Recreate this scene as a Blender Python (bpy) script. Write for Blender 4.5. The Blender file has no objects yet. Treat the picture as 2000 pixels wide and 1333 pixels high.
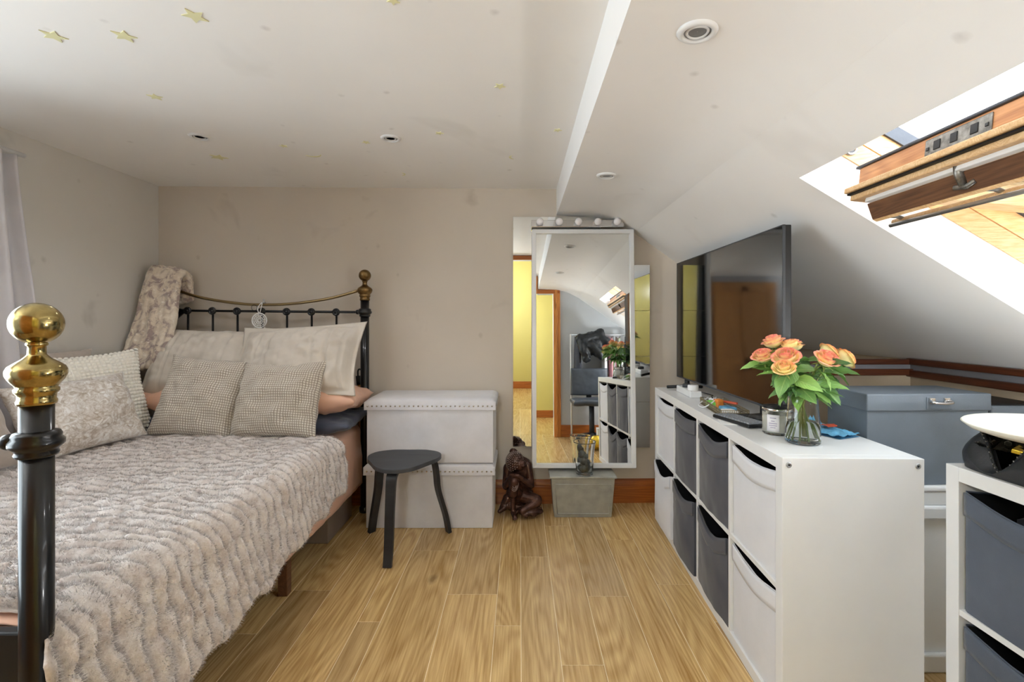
import bpy, bmesh, math, random
import numpy as np
from mathutils import Vector, Matrix, Euler, noise
PI = math.pi
SC = bpy.context.scene
COL = SC.collection
random.seed(7)

# ------------------------------------------------------------------ camera
cam_d = bpy.data.cameras.new('camera')
cam = bpy.data.objects.new('camera', cam_d); COL.objects.link(cam)
cam.location = (0, 0, 1.15); cam.rotation_euler = (PI/2, 0, 0)
cam_d.sensor_width = 36; cam_d.lens = 946/2000*36
cam_d.shift_x = -15/2000; cam_d.shift_y = -38.5/2000
cam_d.clip_start = 0.02
SC.camera = cam
# ------------------------------------------------------------------ world, exposure
W = bpy.data.worlds.new('overcast_sky'); SC.world = W; W.use_nodes = True
bg = W.node_tree.nodes['Background']
bg.inputs[0].default_value = (0.90, 0.96, 1.0, 1); bg.inputs[1].default_value = 5.0
SC.view_settings.view_transform = 'Standard'; SC.view_settings.look = 'None'
SC.view_settings.gamma = 1; SC.view_settings.use_curve_mapping = False
SC.view_settings.exposure = 0.82
SC.cycles.max_bounces = 12; SC.cycles.diffuse_bounces = 6; SC.cycles.glossy_bounces = 6
SC.cycles.transmission_bounces = 10; SC.cycles.transparent_max_bounces = 16

def area(name, loc, rot, sx, sy, power, col, portal=False):
    l = bpy.data.lights.new(name, 'AREA'); l.shape = 'RECTANGLE'; l.size = sx; l.size_y = sy
    l.energy = power; l.color = col
    o = bpy.data.objects.new(name, l); COL.objects.link(o); o.location = loc; o.rotation_euler = rot
    if portal: l.cycles.is_portal = True
    return o
# portals only steer the sampling of the sky through the two window openings
SL_D = Vector((0.8165, 0, -0.5774)); SL_N = Vector((0.5774, 0, 0.8165)); SL_O = Vector((0.886, 0, 1.605))
pc = SL_O + SL_D*0.44 + SL_N*0.31
area('skylight_portal', (pc.x, 1.05, pc.z), (0, math.atan2(0.5774, 0.8165), 0), 1.0, 1.0, 1, (1, 1, 1), True)
area('window_portal', (-2.42, 0.985, 1.165), (0, -PI/2, 0), 1.5, 1.95, 1, (1, 1, 1), True)

# ------------------------------------------------------------------ helpers
def lin(h):
    h = h.lstrip('#'); c = [int(h[i:i+2], 16)/255 for i in (0, 2, 4)]
    return tuple((x/12.92 if x <= 0.04045 else ((x+0.055)/1.055)**2.4) for x in c) + (1,)

class NT:
    def __init__(s, name):
        s.m = bpy.data.materials.new(name); s.m.use_nodes = True
        s.t = s.m.node_tree; s.b = s.t.nodes['Principled BSDF']
    def n(s, typ, ins=None, **kw):
        x = s.t.nodes.new(typ)
        for k, v in kw.items(): setattr(x, k, v)
        for k, v in (ins or {}).items():
            if isinstance(v, bpy.types.NodeSocket): s.t.links.new(v, x.inputs[k])
            else: x.inputs[k].default_value = v
        return x
    def math(s, op, a, b=0.0, c=None):
        i = {0: a, 1: b}
        if c is not None: i[2] = c
        return s.n('ShaderNodeMath', i, operation=op).outputs[0]
    def mix(s, f, a, b, typ='MIX'):
        x = s.n('ShaderNodeMix', data_type='RGBA', blend_type=typ)
        for k, v in ((0, f), (6, a), (7, b)):
            if isinstance(v, bpy.types.NodeSocket): s.t.links.new(v, x.inputs[k])
            else: x.inputs[k].default_value = v
        return x.outputs[2]
    def ramp(s, f, stops):
        r = s.n('ShaderNodeValToRGB', {0: f}); e = r.color_ramp.elements
        while len(e) < len(stops): e.new(0.5)
        for q, (p, c) in zip(e, stops): q.position = p; q.color = c
        return r.outputs[0]
    def coord(s, which='Object', scale=(1, 1, 1), rnd=0):
        o = s.n('ShaderNodeTexCoord').outputs[which]
        if rnd:
            r = s.n('ShaderNodeObjectInfo').outputs['Random']
            k = s.n('ShaderNodeCombineXYZ', {0: s.math('MULTIPLY', r, 13.7*rnd), 1: s.math('MULTIPLY', r, 71.3*rnd), 2: s.math('MULTIPLY', r, 31.1*rnd)}).outputs[0]
            o = s.n('ShaderNodeVectorMath', {0: o, 1: k}, operation='ADD').outputs[0]
        return s.n('ShaderNodeMapping', {'Vector': o, 'Scale': scale}).outputs[0]
    def noise(s, v, scale=5, detail=4, rough=0.5, dist=0):
        return s.n('ShaderNodeTexNoise', {'Vector': v, 'Scale': scale, 'Detail': detail, 'Roughness': rough, 'Distortion': dist}).outputs['Fac']
    def set(s, **kw):
        for k, v in kw.items():
            k = k.replace('_', ' ')
            if isinstance(v, bpy.types.NodeSocket): s.t.links.new(v, s.b.inputs[k])
            else: s.b.inputs[k].default_value = v
        return s
    def bump(s, h, strength=0.3, dist=0.01):
        x = s.n('ShaderNodeBump', {'Height': h, 'Strength': strength, 'Distance': dist})
        s.t.links.new(x.outputs[0], s.b.inputs['Normal'])

def mk(name, col, rough=0.6, metal=0.0, var=0.10, vs=6.0, bump=0.0, bs=60.0, bd=0.003, sheen=0.0, coat=0.0, trans=0.0, ior=1.45, stretch=(1, 1, 1)):
    t = NT(name); v = t.coord('Object', stretch)
    c = lin(col); d = tuple(x*(1-var*2) for x in c[:3]) + (1,); u = tuple(min(1, x*(1+var)) for x in c[:3]) + (1,)
    t.set(Base_Color=t.ramp(t.noise(v, vs, 5, 0.6), [(0.3, d), (0.7, u)]), Roughness=rough, Metallic=metal, IOR=ior)
    if sheen: t.set(Sheen_Weight=sheen, Sheen_Roughness=0.4)
    if coat: t.set(Coat_Weight=coat, Coat_Roughness=0.08)
    if trans: t.set(Transmission_Weight=trans)
    if bump: t.bump(t.noise(v, bs, 3, 0.6), bump, bd)
    return t.m

def wood(name, dark, light, axis='Y', scale=1.0, rough=0.45, knots=True, rnd=1, contrast=1.0, coat=0.0):
    t = NT(name)
    st = {'X': (0.10, 1, 1), 'Y': (1, 0.10, 1), 'Z': (1, 1, 0.10)}[axis]
    v = t.coord('Object', tuple(q*scale for q in st), rnd)
    warp = t.noise(v, 5.0, 2, 0.45, 0.3)
    rings = t.math('SINE', t.math('MULTIPLY', warp, 150.0))
    rings = t.math('MULTIPLY_ADD', rings, 0.5, 0.5)
    st2 = {'X': (0.03, 1, 1), 'Y': (1, 0.03, 1), 'Z': (1, 1, 0.03)}[axis]
    v2 = t.coord('Object', tuple(q*scale for q in st2), rnd)
    fine = t.noise(v2, 150, 3, 0.65)
    mid = t.noise(v2, 28, 3, 0.6)
    broad = t.noise(v, 1.8, 2, 0.5)
    f = t.math('ADD', t.math('MULTIPLY', rings, 0.13*contrast), t.math('ADD', t.math('MULTIPLY', fine, 0.60*contrast), t.math('ADD', t.math('MULTIPLY', mid, 0.24), t.math('MULTIPLY', broad, 0.20))))
    col = t.ramp(f, [(0.34, lin(dark)), (0.78, lin(light))])
    if rnd:
        r = t.n('ShaderNodeObjectInfo').outputs['Random']
        k = t.math('MULTIPLY_ADD', r, 0.30, 0.84)
        kk = t.n('ShaderNodeCombineXYZ', {0: k, 1: k, 2: t.math('MULTIPLY_ADD', r, 0.22, 0.84)}).outputs[0]
        col = t.mix(1.0, col, kk, 'MULTIPLY')
    if knots:
        vk = t.coord('Object', tuple(q*scale for q in {'X': (0.5, 1, 1), 'Y': (1, 0.5, 1), 'Z': (1, 1, 0.5)}[axis]), rnd)
        d = t.n('ShaderNodeTexVoronoi', {'Vector': vk, 'Scale': 3.0}).outputs['Distance']
        d = t.math('ADD', d, t.math('MULTIPLY', t.math('SUBTRACT', t.noise(vk, 22, 3), 0.5), 0.10))
        kf = t.ramp(d, [(0.03, (1, 1, 1, 1)), (0.085, (0, 0, 0, 1))])
        dk = tuple(x*0.38 for x in lin(dark)[:3]) + (1,)
        col = t.mix(t.math('MULTIPLY', kf, 0.6), col, dk)
    t.set(Base_Color=col, Roughness=rough)
    if coat: t.set(Coat_Weight=coat, Coat_Roughness=0.15)
    t.bump(fine, 0.15, 0.001)
    return t.m

def meshobj(name, verts, faces, mat, parent=None, smooth=False, loc=None, rot=None, uvs=None):
    me = bpy.data.meshes.new(name)
    me.from_pydata([tuple(map(float, v)) for v in verts], [], faces)
    if uvs is not None:
        uv = me.uv_layers.new(name='UVMap')
        idx = np.zeros(len(me.loops), dtype=np.int32); me.loops.foreach_get('vertex_index', idx)
        uv.data.foreach_set('uv', np.asarray(uvs, dtype=np.float32)[idx].ravel())
    return finish(name, me, mat, parent, smooth, loc, rot)

def finish(name, me, mat, parent=None, smooth=False, loc=None, rot=None):
    if mat is not None: me.materials.append(mat)
    if smooth: me.polygons.foreach_set('use_smooth', [True]*len(me.polygons))
    o = bpy.data.objects.new(name, me); COL.objects.link(o)
    if parent is not None: o.parent = parent
    if loc is not None: o.location = loc
    if rot is not None: o.rotation_euler = rot
    return o

def bmobj(name, bm, mat, parent=None, smooth=False, loc=None, rot=None):
    bmesh.ops.recalc_face_normals(bm, faces=bm.faces)
    me = bpy.data.meshes.new(name); bm.to_mesh(me); bm.free()
    return finish(name, me, mat, parent, smooth, loc, rot)

def bbox(bm, x0, x1, y0, y1, z0, z1, bev=0.0, seg=2):
    r = bmesh.ops.create_cube(bm, size=1.0); vs = r['verts']
    for v in vs:
        v.co = Vector((x0 + (v.co.x+0.5)*(x1-x0), y0 + (v.co.y+0.5)*(y1-y0), z0 + (v.co.z+0.5)*(z1-z0)))
    if bev > 0:
        es = list({e for v in vs for e in v.link_edges})
        bmesh.ops.bevel(bm, geom=es, offset=bev, segments=seg, affect='EDGES', profile=0.5)

def box(name, x0, x1, y0, y1, z0, z1, mat, parent=None, bev=0.002, seg=2, smooth=False, rot=None, loc=None):
    bm = bmesh.new(); bbox(bm, x0, x1, y0, y1, z0, z1, bev, seg)
    return bmobj(name, bm, mat, parent, smooth, loc, rot)

def lathe(name, prof, mat, parent=None, n=32, loc=None, rot=None, smooth=True, caps=True, close=False):
    """prof: (r, z) list"""
    V = []; F = []
    for r, z in prof:
        for i in range(n):
            a = 2*PI*i/n; V.append((r*math.cos(a), r*math.sin(a), z))
    m = len(prof)
    for j in range(m-1 if not close else m):
        for i in range(n):
            a = j*n+i; b = j*n+(i+1) % n; c = ((j+1) % m)*n+(i+1) % n; d = ((j+1) % m)*n+i
            F.append((a, b, c, d))
    if caps and not close:
        F.append(tuple(reversed(range(n)))); F.append(tuple((m-1)*n+i for i in range(n)))
    return meshobj(name, V, F, mat, parent, smooth, loc, rot)

def tube_geo(path, rad, n=10, V=None, F=None, flat=1.0):
    V = [] if V is None else V; F = [] if F is None else F
    P = [Vector(p) for p in path]; base = len(V)
    R = rad if isinstance(rad, (list, tuple)) else [rad]*len(P)
    up = Vector((0.123, 0.31, 0.94)).normalized(); pu = None
    for k, p in enumerate(P):
        t = (P[min(k+1, len(P)-1)] - P[max(k-1, 0)]).normalized()
        if pu is None:
            pu = t.cross(up)
            if pu.length < 1e-3: pu = t.cross(Vector((1, 0, 0)))
        u = (pu - t*pu.dot(t)).normalized(); pu = u; w = t.cross(u)
        for i in range(n):
            a = 2*PI*i/n; V.append(p + u*(R[k]*math.cos(a)) + w*(R[k]*flat*math.sin(a)))
    for k in range(len(P)-1):
        for i in range(n):
            a = base+k*n+i; b = base+k*n+(i+1) % n
            F.append((a, b, b+n, a+n))
    F.append(tuple(base+i for i in reversed(range(n)))); F.append(tuple(base+(len(P)-1)*n+i for i in range(n)))
    return V, F

def tube(name, path, rad, mat, parent=None, n=10, smooth=True, loc=None, rot=None, flat=1.0):
    V, F = tube_geo(path, rad, n, flat=flat)
    return meshobj(name, V, F, mat, parent, smooth, loc, rot)

def bez(p, n=16):
    """Catmull-Rom through points"""
    P = [Vector(q) for q in p]; P = [P[0]*2-P[1]] + P + [P[-1]*2-P[-2]]; out = []
    for i in range(1, len(P)-2):
        for k in range(n):
            t = k/n; a, b, c, d = P[i-1], P[i], P[i+1], P[i+2]
            out.append(0.5*((2*b)+(c-a)*t+(2*a-5*b+4*c-d)*t*t+(3*b-a-3*c+d)*t**3))
    out.append(P[-2]); return out

def grid(nx, ny, fn):
    V = [fn(i/(nx-1), j/(ny-1)) for j in range(ny) for i in range(nx)]
    F = [(j*nx+i, j*nx+i+1, (j+1)*nx+i+1, (j+1)*nx+i) for j in range(ny-1) for i in range(nx-1)]
    U = [(i/(nx-1), j/(ny-1)) for j in range(ny) for i in range(nx)]
    return V, F, U

def prism(name, poly, axis, a0, a1, mat, parent=None, bev=0.0, smooth=False, loc=None, rot=None):
    """poly of 2D points extruded along axis ('X','Y','Z') from a0 to a1"""
    def P(p, a): return {'X': (a, p[0], p[1]), 'Y': (p[0], a, p[1]), 'Z': (p[0], p[1], a)}[axis]
    n = len(poly); bm = bmesh.new()
    A = [bm.verts.new(P(p, a0)) for p in poly]; B = [bm.verts.new(P(p, a1)) for p in poly]
    bm.faces.new(A); bm.faces.new(list(reversed(B)))
    for i in range(n): bm.faces.new((A[i], B[i], B[(i+1) % n], A[(i+1) % n]))
    if bev: bmesh.ops.bevel(bm, geom=list(bm.edges), offset=bev, segments=2, affect='EDGES', profile=0.5)
    return bmobj(name, bm, mat, parent, smooth, loc, rot)

def thing(name, label, cat, loc=(0, 0, 0), rot=(0, 0, 0), group=None):
    o = bpy.data.objects.new(name, None); COL.objects.link(o); o.empty_display_size = 0.05
    o.location = loc; o.rotation_euler = rot; tag(o, label, cat, group); return o
def tag(o, label, cat, group=None):
    o['label'] = label; o['category'] = cat
    if group: o['group'] = group
    return o
def struct(o, label=None, cat=None):
    o['kind'] = 'structure'
    if label: o['label'] = label
    if cat: o['category'] = cat
    return o
def dup(o, parent=None):
    c = o.copy(); COL.objects.link(c); c.parent = parent
    for ch in [q for q in bpy.data.objects if q.parent == o]: dup(ch, c)
    return c

def blob(name, parts, voxel, mat, parent=None, loc=None, rot=None, sm=3):
    """capsules / ellipsoids fused to one continuous surface. parts: ('c',p0,p1,r0,r1) or ('e',centre,(rx,ry,rz),euler)"""
    V = []; F = []
    for q in parts:
        if q[0] == 'c':
            p0, p1 = Vector(q[1]), Vector(q[2]); r0, r1 = q[3], q[4]; path = []; rr = []
            d = (p1-p0); L = d.length; d = d/L if L > 1e-6 else Vector((0, 0, 1))
            for k in range(5):
                a = PI/2*k/5; path.append(p0 - d*(r0*math.cos(a))); rr.append(max(r0*math.sin(a), r0*0.05))
            for k in range(5): path.append(p0 + (p1-p0)*(k/4)); rr.append(r0+(r1-r0)*k/4)
            for k in range(1, 6):
                a = PI/2*k/5; path.append(p1 + d*(r1*math.sin(a))); rr.append(max(r1*math.cos(a), r1*0.05))
            path = [p for i, p in enumerate(path)]
            tube_geo(path, rr, 14, V, F)
        else:
            c = Vector(q[1]); R = q[2]; E = Euler(q[3]).to_matrix() if len(q) > 3 else Matrix.Identity(3)
            base = len(V); nu, nv = 16, 10
            for j in range(nv+1):
                th = PI*(j+0.02)/(nv+0.04)
                for i in range(nu):
                    a = 2*PI*i/nu
                    V.append(c + E @ Vector((R[0]*math.sin(th)*math.cos(a), R[1]*math.sin(th)*math.sin(a), R[2]*math.cos(th))))
            for j in range(nv):
                for i in range(nu):
                    F.append((base+j*nu+i, base+(j+1)*nu+i, base+(j+1)*nu+(i+1) % nu, base+j*nu+(i+1) % nu))
            F.append(tuple(base+i for i in range(nu))); F.append(tuple(base+nv*nu+i for i in reversed(range(nu))))
    tmp = meshobj('tmp', V, F, None)
    m = tmp.modifiers.new('r', 'REMESH'); m.mode = 'VOXEL'; m.voxel_size = voxel
    s = tmp.modifiers.new('s', 'SMOOTH'); s.factor = 0.5; s.iterations = sm
    dg = bpy.context.evaluated_depsgraph_get()
    me = bpy.data.meshes.new_from_object(tmp.evaluated_get(dg)); me.name = name
    bpy.data.objects.remove(tmp, do_unlink=True)
    return finish(name, me, mat, parent, True, loc, rot)

def fbm(x, y, z, s=1.0, o=3):
    return noise.fractal(Vector((x*s, y*s, z*s)), 1.0, 2.0, o)

def pillow(name, w, h, t, mat, seed=0, n=44, wr=0.012, pinch=0.07, tuck=0, flange=0.0, loc=None, rot=None, parent=None, plump=0.55, sag=0.0):
    """local: x width, z height from 0, front is -y"""
    V = []; U = []; F = []
    for side in (-1, 1):
        for j in range(n):
            for i in range(n):
                u = -1+2*i/(n-1); v = -1+2*j/(n-1)
                x = u*w/2*(1-pinch*(1-v*v)*u*u); z = v*h/2*(1-pinch*(1-u*u)*v*v)
                fu = min(1, (1-abs(u))/max(1e-6, 1-flange*2/w)) if flange else 1-abs(u)
                uu = min(1, abs(u)/(1-flange*2/w)) if flange else abs(u)
                vv = min(1, abs(v)/(1-flange*2/h)) if flange else abs(v)
                th = t/2*(max(0, 1-uu**2.2)*max(0, 1-vv**2.2))**plump
                e = 1-0.75*(1-min(1, 3*(1-max(uu, vv)))) 
                k = fbm(x+seed*3.1, z*1.0, side*2+seed, 7, 3)*wr + fbm(x+seed, z, side*3, 18, 2)*wr*0.45
                rad = math.sin(math.atan2(v, u)*14+seed)*wr*0.5*(max(abs(u), abs(v))**4)
                if tuck:
                    q = (u*tuck) % 1.0; k -= 0.016*math.exp(-((q-0.5)/0.05)**2)
                edge = (i in (0, n-1) or j in (0, n-1))
                y = side*(0 if edge else max(th + (k+rad)*e, 0.001 if flange else 0.0008))
                zz = z - sag*(1-v*v)*0 + h/2
                yy = y + sag*u*u*0 + fbm(x*1.0+seed, z, 5, 3, 2)*0.015
                V.append((x, yy, zz)); U.append(((u+1)/2, (v+1)/2))
    N = n*n
    for s in (0, 1):
        for j in range(n-1):
            for i in range(n-1):
                a = s*N+j*n+i; f = (a, a+1, a+n+1, a+n)
                F.append(f if s == 0 else tuple(reversed(f)))
    me_o = meshobj(name, V, F, mat, parent, True, loc, rot, uvs=U)
    bm = bmesh.new(); bm.from_mesh(me_o.data)
    bmesh.ops.remove_doubles(bm, verts=bm.verts, dist=0.00005); bm.to_mesh(me_o.data); bm.free()
    return me_o

# ------------------------------------------------------------------ materials
def painted(name, col, var=0.05, smudge=None, smf=0.35, rough=0.75, vs=1.6, sms=3.2):
    t = NT(name); v = t.coord('Object')
    c = lin(col)
    base = t.ramp(t.noise(v, vs, 4, 0.55), [(0.3, tuple(x*(1-var) for x in c[:3])+(1,)), (0.7, tuple(min(1, x*(1+var*0.6)) for x in c[:3])+(1,))])
    if smudge:
        s = t.ramp(t.noise(v, sms, 3, 0.6, 0.6), [(0.62, (0, 0, 0, 1)), (0.80, (1, 1, 1, 1))])
        base = t.mix(t.math('MULTIPLY', s, smf), base, lin(smudge))
        # small scuffs
        d = t.n('ShaderNodeTexVoronoi', {'Vector': t.coord('Object', (1, 1, 0.8)), 'Scale': 5.5}).outputs['Distance']
        d = t.math('ADD', d, t.math('MULTIPLY', t.math('SUBTRACT', t.noise(v, 30, 3), 0.5), 0.12))
        base = t.mix(t.math('MULTIPLY', t.ramp(d, [(0.02, (1, 1, 1, 1)), (0.09, (0, 0, 0, 1))]), 0.28), base, lin(smudge))
    t.set(Base_Color=base, Roughness=rough)
    t.bump(t.noise(v, 90, 3, 0.6), 0.05, 0.002)
    return t.m
MT = {}
MT['back_wall'] = painted('taupe_wall_paint', '#C9BFB2', 0.05, '#8C7C6C', 0.4)
MT['left_wall'] = painted('grey_wall_paint', '#D6D3CD', 0.04, '#8A847C', 0.4)
MT['rear_wall'] = painted('cool_grey_wall_paint', '#C3C7CA', 0.04)
MT['ceiling'] = painted('ceiling_paint', '#F1EFEC', 0.025, '#A09A92', 0.16, sms=2.0)
MT['slope'] = painted('slope_paint', '#F1F0EF', 0.03, '#A19B93', 0.25, sms=1.7)
MT['reveal'] = painted('reveal_paint', '#E4E8F0', 0.03, '#A0A6B0', 0.3)
MT['white'] = mk('white_laminate', '#E2E3E4', 0.35, var=0.015)
MT['white_gloss'] = mk('white_gloss_paint', '#EEF0F2', 0.3, var=0.02)
MT['oak'] = wood('oak_plank', '#96703C', '#D9B985', 'Y', 1.0, 0.27, contrast=1.0)
MT['oak_seam'] = mk('oak_seam_filler', '#F0DDB6', 0.6)
MT['pine_x'] = wood('stained_pine_x', '#7A3A12', '#B86A2C', 'X', 1.0, 0.35, coat=0.3)
MT['pine_z'] = wood('stained_pine_z', '#A35A1E', '#D89048', 'Z', 1.0, 0.35, coat=0.3)
MT['door_pine'] = wood('door_pine', '#A8672C', '#D69A58', 'Z', 1.0, 0.4)
MT['dark_rail_y'] = wood('dark_stained_rail_y', '#3C1E12', '#6E3A20', 'Y', 1.0, 0.35, knots=False)
MT['dark_rail_x'] = wood('dark_stained_rail_x', '#3C1E12', '#6E3A20', 'X', 1.0, 0.35, knots=False)
MT['sky_pine'] = wood('window_pine', '#CE9C64', '#F0CFA2', 'X', 2.0, 0.45)
MT['sash_pine'] = wood('weathered_sash_pine', '#8A5330', '#C58E60', 'Y', 1.5, 0.45)
MT['sash_dark'] = wood('weathered_dark_pine', '#4A2E1E', '#7E5638', 'Y', 1.5, 0.55)
MT['flash'] = mk('grey_flashing', '#55585F', 0.5, 0.6, bump=0.2)
MT['alu'] = mk('aluminium', '#B6B8BA', 0.35, 0.9, var=0.04)
MT['chrome'] = mk('chrome', '#D8D8D8', 0.12, 1.0, var=0.02)
MT['steel_worn'] = mk('worn_steel', '#8F8C86', 0.4, 0.8, var=0.3, vs=60, bump=0.3, bs=90)
MT['black_metal'] = mk('black_bed_metal', '#17181B', 0.28, 0.3, var=0.05, coat=0.4)
MT['black_plastic'] = mk('black_plastic', '#141517', 0.4)
MT['dark_grey'] = mk('dark_grey_plastic', '#3A3D42', 0.5)
t = NT('aged_brass'); v = t.coord('Object')
t.set(Base_Color=t.ramp(t.noise(v, 26, 5, 0.65, 0.5), [(0.28, lin('#8A7B52')), (0.5, lin('#B29F6A')), (0.75, lin('#CFBF92'))]), Metallic=1.0, Roughness=t.ramp(t.noise(v, 30, 4), [(0.3, (0.10,)*3+(1,)), (0.8, (0.28,)*3+(1,))]))
MT['brass'] = t.m
t = NT('dull_brass'); v = t.coord('Object')
t.set(Base_Color=t.ramp(t.noise(v, 30, 5, 0.65, 0.5), [(0.28, lin('#5C4A30')), (0.6, lin('#8C7148')), (0.8, lin('#B39A6A'))]), Metallic=1.0, Roughness=0.3)
MT['dull_brass'] = t.m
t = NT('verdigris_rail'); v = t.coord('Object')
px = t.n('ShaderNodeSeparateXYZ', {0: v}).outputs[0]
gr = t.math('MULTIPLY', t.ramp(t.math('MULTIPLY_ADD', px, -1.0, -1.0), [(0.45, (0, 0, 0, 1)), (0.75, (1, 1, 1, 1))]), t.ramp(t.noise(v, 14, 4), [(0.35, (0.25,)*3+(1,)), (0.6, (1,)*4)]))
t.set(Base_Color=t.mix(gr, lin('#A18C66'), lin('#8E9A2E')), Metallic=t.math('MULTIPLY_ADD', gr, -0.7, 1.0), Roughness=0.3)
MT['brass_rail'] = t.m
t = NT('mirror_silver'); t.set(Base_Color=t.mix(t.noise(t.coord('Object'), 2), (0.86, 0.88, 0.87, 1), (0.88, 0.89, 0.88, 1)), Metallic=1.0, Roughness=0.0); MT['mirror'] = t.m
def glassm(name, col, rough=0.0, ior=1.45):
    t = NT(name); t.set(Base_Color=t.mix(t.noise(t.coord('Object'), 3), col, tuple(min(1, c*1.01) for c in col[:3])+(1,)), Transmission_Weight=1.0, Roughness=rough, IOR=ior); return t.m
MT['glass'] = glassm('clear_glass', (0.97, 0.985, 0.98, 1))
MT['water'] = glassm('water', (0.97, 0.99, 0.98, 1), 0.0, 1.33)
t = NT('window_glass'); tr = t.n('ShaderNodeBsdfTransparent', {0: (0.93, 0.96, 0.97, 1)}); gl = t.n('ShaderNodeBsdfGlossy', {'Roughness': 0.02})
fr = t.n('ShaderNodeFresnel', {'IOR': 1.45}); ms = t.n('ShaderNodeMixShader', {0: fr.outputs[0], 1: tr.outputs[0], 2: gl.outputs[0]})
t.t.links.new(ms.outputs[0], t.t.nodes['Material Output'].inputs[0]); MT['pane'] = t.m
t = NT('tv_screen'); t.set(Base_Color=t.mix(t.noise(t.coord('Object'), 3), lin('#0B0C0E'), lin('#0D0E10')), Roughness=0.06, IOR=1.9); MT['screen'] = t.m
MT['ottoman'] = mk('pale_grey_suede', '#D2D1D5', 0.85, var=0.05, vs=7, bump=0.12, bs=200, sheen=0.4)
MT['stud'] = mk('silver_stud', '#C9C4BA', 0.25, 1.0)
MT['stool'] = mk('black_stained_birch', '#2A2B2E', 0.38, var=0.25, vs=14, bump=0.06, bs=120, stretch=(0.2, 1, 1))
MT['stool_top'] = mk('worn_black_seat', '#3F4145', 0.5, var=0.25, vs=10, bump=0.08, bs=150, stretch=(0.15, 1, 1))
MT['bronze'] = mk('dark_bronze_resin', '#55392F', 0.24, 0.45, var=0.3, vs=30, bump=0.25, bs=160, bd=0.002)
MT['galv'] = mk('galvanised_steel', '#A9AAA3', 0.5, 0.55, var=0.10, vs=16, bump=0.05, bs=60)
MT['stone'] = mk('dark_grey_stone', '#4C5658', 0.7, var=0.35, vs=40, bump=0.5, bs=70, bd=0.004)
MT['bin_white'] = mk('white_bin_cloth', '#D8D9DE', 0.85, var=0.03, bump=0.12, bs=300, sheen=0.2)
MT['bin_dark'] = mk('dark_grey_bin_cloth', '#41434D', 0.9, var=0.10, vs=9, bump=0.15, bs=300, sheen=0.3)
MT['bin_blue'] = mk('blue_grey_bin_cloth', '#565E6C', 0.85, var=0.08, vs=6, bump=0.15, bs=300, sheen=0.3)
MT['bin_in'] = mk('near_black_inside', '#15161A', 0.9)  # one near-black tone makes the insides of bins and bag dark
MT['trunk'] = mk('slate_buckram', '#717B86', 0.6, var=0.06, vs=5, bump=0.15, bs=350)
MT['leather'] = mk('black_leather', '#25272B', 0.42, var=0.15, vs=12, bump=0.25, bs=220, bd=0.002)
MT['chair_leather'] = mk('grey_black_leather', '#4A5058', 0.32, var=0.1, bump=0.15, bs=120, bd=0.002)
MT['peach'] = mk('peach_cotton', '#E4B79E', 0.8, var=0.04, vs=3, bump=0.1, bs=9, bd=0.01, sheen=0.2)
MT['slate'] = mk('slate_blue_cotton', '#4A5060', 0.8, var=0.08, vs=6, bump=0.1, bs=12, bd=0.01, sheen=0.2)
MT['linen'] = mk('greige_linen', '#D2CABF', 0.75, var=0.05, vs=5, bump=0.12, bs=260, sheen=0.3)
MT['curtain'] = mk('pale_mauve_curtain', '#D2D0D4', 0.85, var=0.04, bump=0.05, bs=200, sheen=0.2)
MT['yellow'] = painted('yellow_hall_paint', '#C2B874', 0.04)
MT['hall_pale'] = painted('pale_hall_paint', '#ECE6B8', 0.03)
MT['beige_panel'] = mk('beige_panel', '#C4B49C', 0.7, var=0.03)
MT['grey_panel'] = mk('grey_panel', '#86868C', 0.6, var=0.05)
MT['star'] = mk('glow_star_plastic', '#E3DFB2', 0.5, var=0.03)
MT['bulb'] = mk('frosted_bulb', '#F2EEF0', 0.25, var=0.01)
# waffle cushion: cream tufts parted by taupe lines, from the cover's own UV
t = NT('waffle_corduroy'); uv = t.n('ShaderNodeTexCoord').outputs['UV']; sp = t.n('ShaderNodeSeparateXYZ', {0: uv})
def band(s, n, w):
    f = t.math('FRACT', t.math('MULTIPLY', s, n)); d = t.math('ABSOLUTE', t.math('SUBTRACT', f, 0.5))
    return t.n('ShaderNodeMapRange', {0: d, 1: 0.5-w, 2: 0.5-w*0.35, 3: 0.0, 4: 1.0}).outputs[0]
ln = t.math('MAXIMUM', band(sp.outputs[0], 40, 0.20), t.math('MULTIPLY', band(sp.outputs[1], 34, 0.20), 0.9))
cr = t.ramp(t.noise(t.coord('Object'), 9, 3), [(0.3, lin('#D9D0C2')), (0.7, lin('#E8E1D6'))])
t.set(Base_Color=t.mix(ln, cr, lin('#96897A')), Roughness=0.9, Sheen_Weight=0.3); t.bump(t.math('SUBTRACT', 1.0, ln), 0.6, 0.004)
MT['waffle'] = t.m
t = NT('crushed_velvet'); v = t.coord('Object', (1, 1, 1.2))
nn = t.noise(v, 34, 5, 0.7, 1.6); n2 = t.noise(v, 9, 3, 0.6)
t.set(Base_Color=t.ramp(t.math('ADD', t.math('MULTIPLY', nn, 0.7), t.math('MULTIPLY', n2, 0.3)), [(0.38, lin('#B3A493')), (0.50, lin('#DDD6CE')), (0.60, lin('#FBFAF8'))]), Roughness=0.5, Sheen_Weight=0.8, Sheen_Roughness=0.3); t.bump(nn, 0.5, 0.006)
MT['velvet'] = t.m
MT['plain_velvet'] = mk('taupe_velvet', '#BDB2A8', 0.7, var=0.08, vs=20, bump=0.15, bs=60, sheen=0.6)
MT['bobble'] = mk('ivory_chenille', '#F8F5EC', 0.9, var=0.03, bump=0.3, bs=200, sheen=0.4)
t = NT('faux_fur'); v = t.coord('Object')
nn = t.noise(v, 24, 4, 0.65); n3 = t.noise(v, 160, 2, 0.6)
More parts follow.
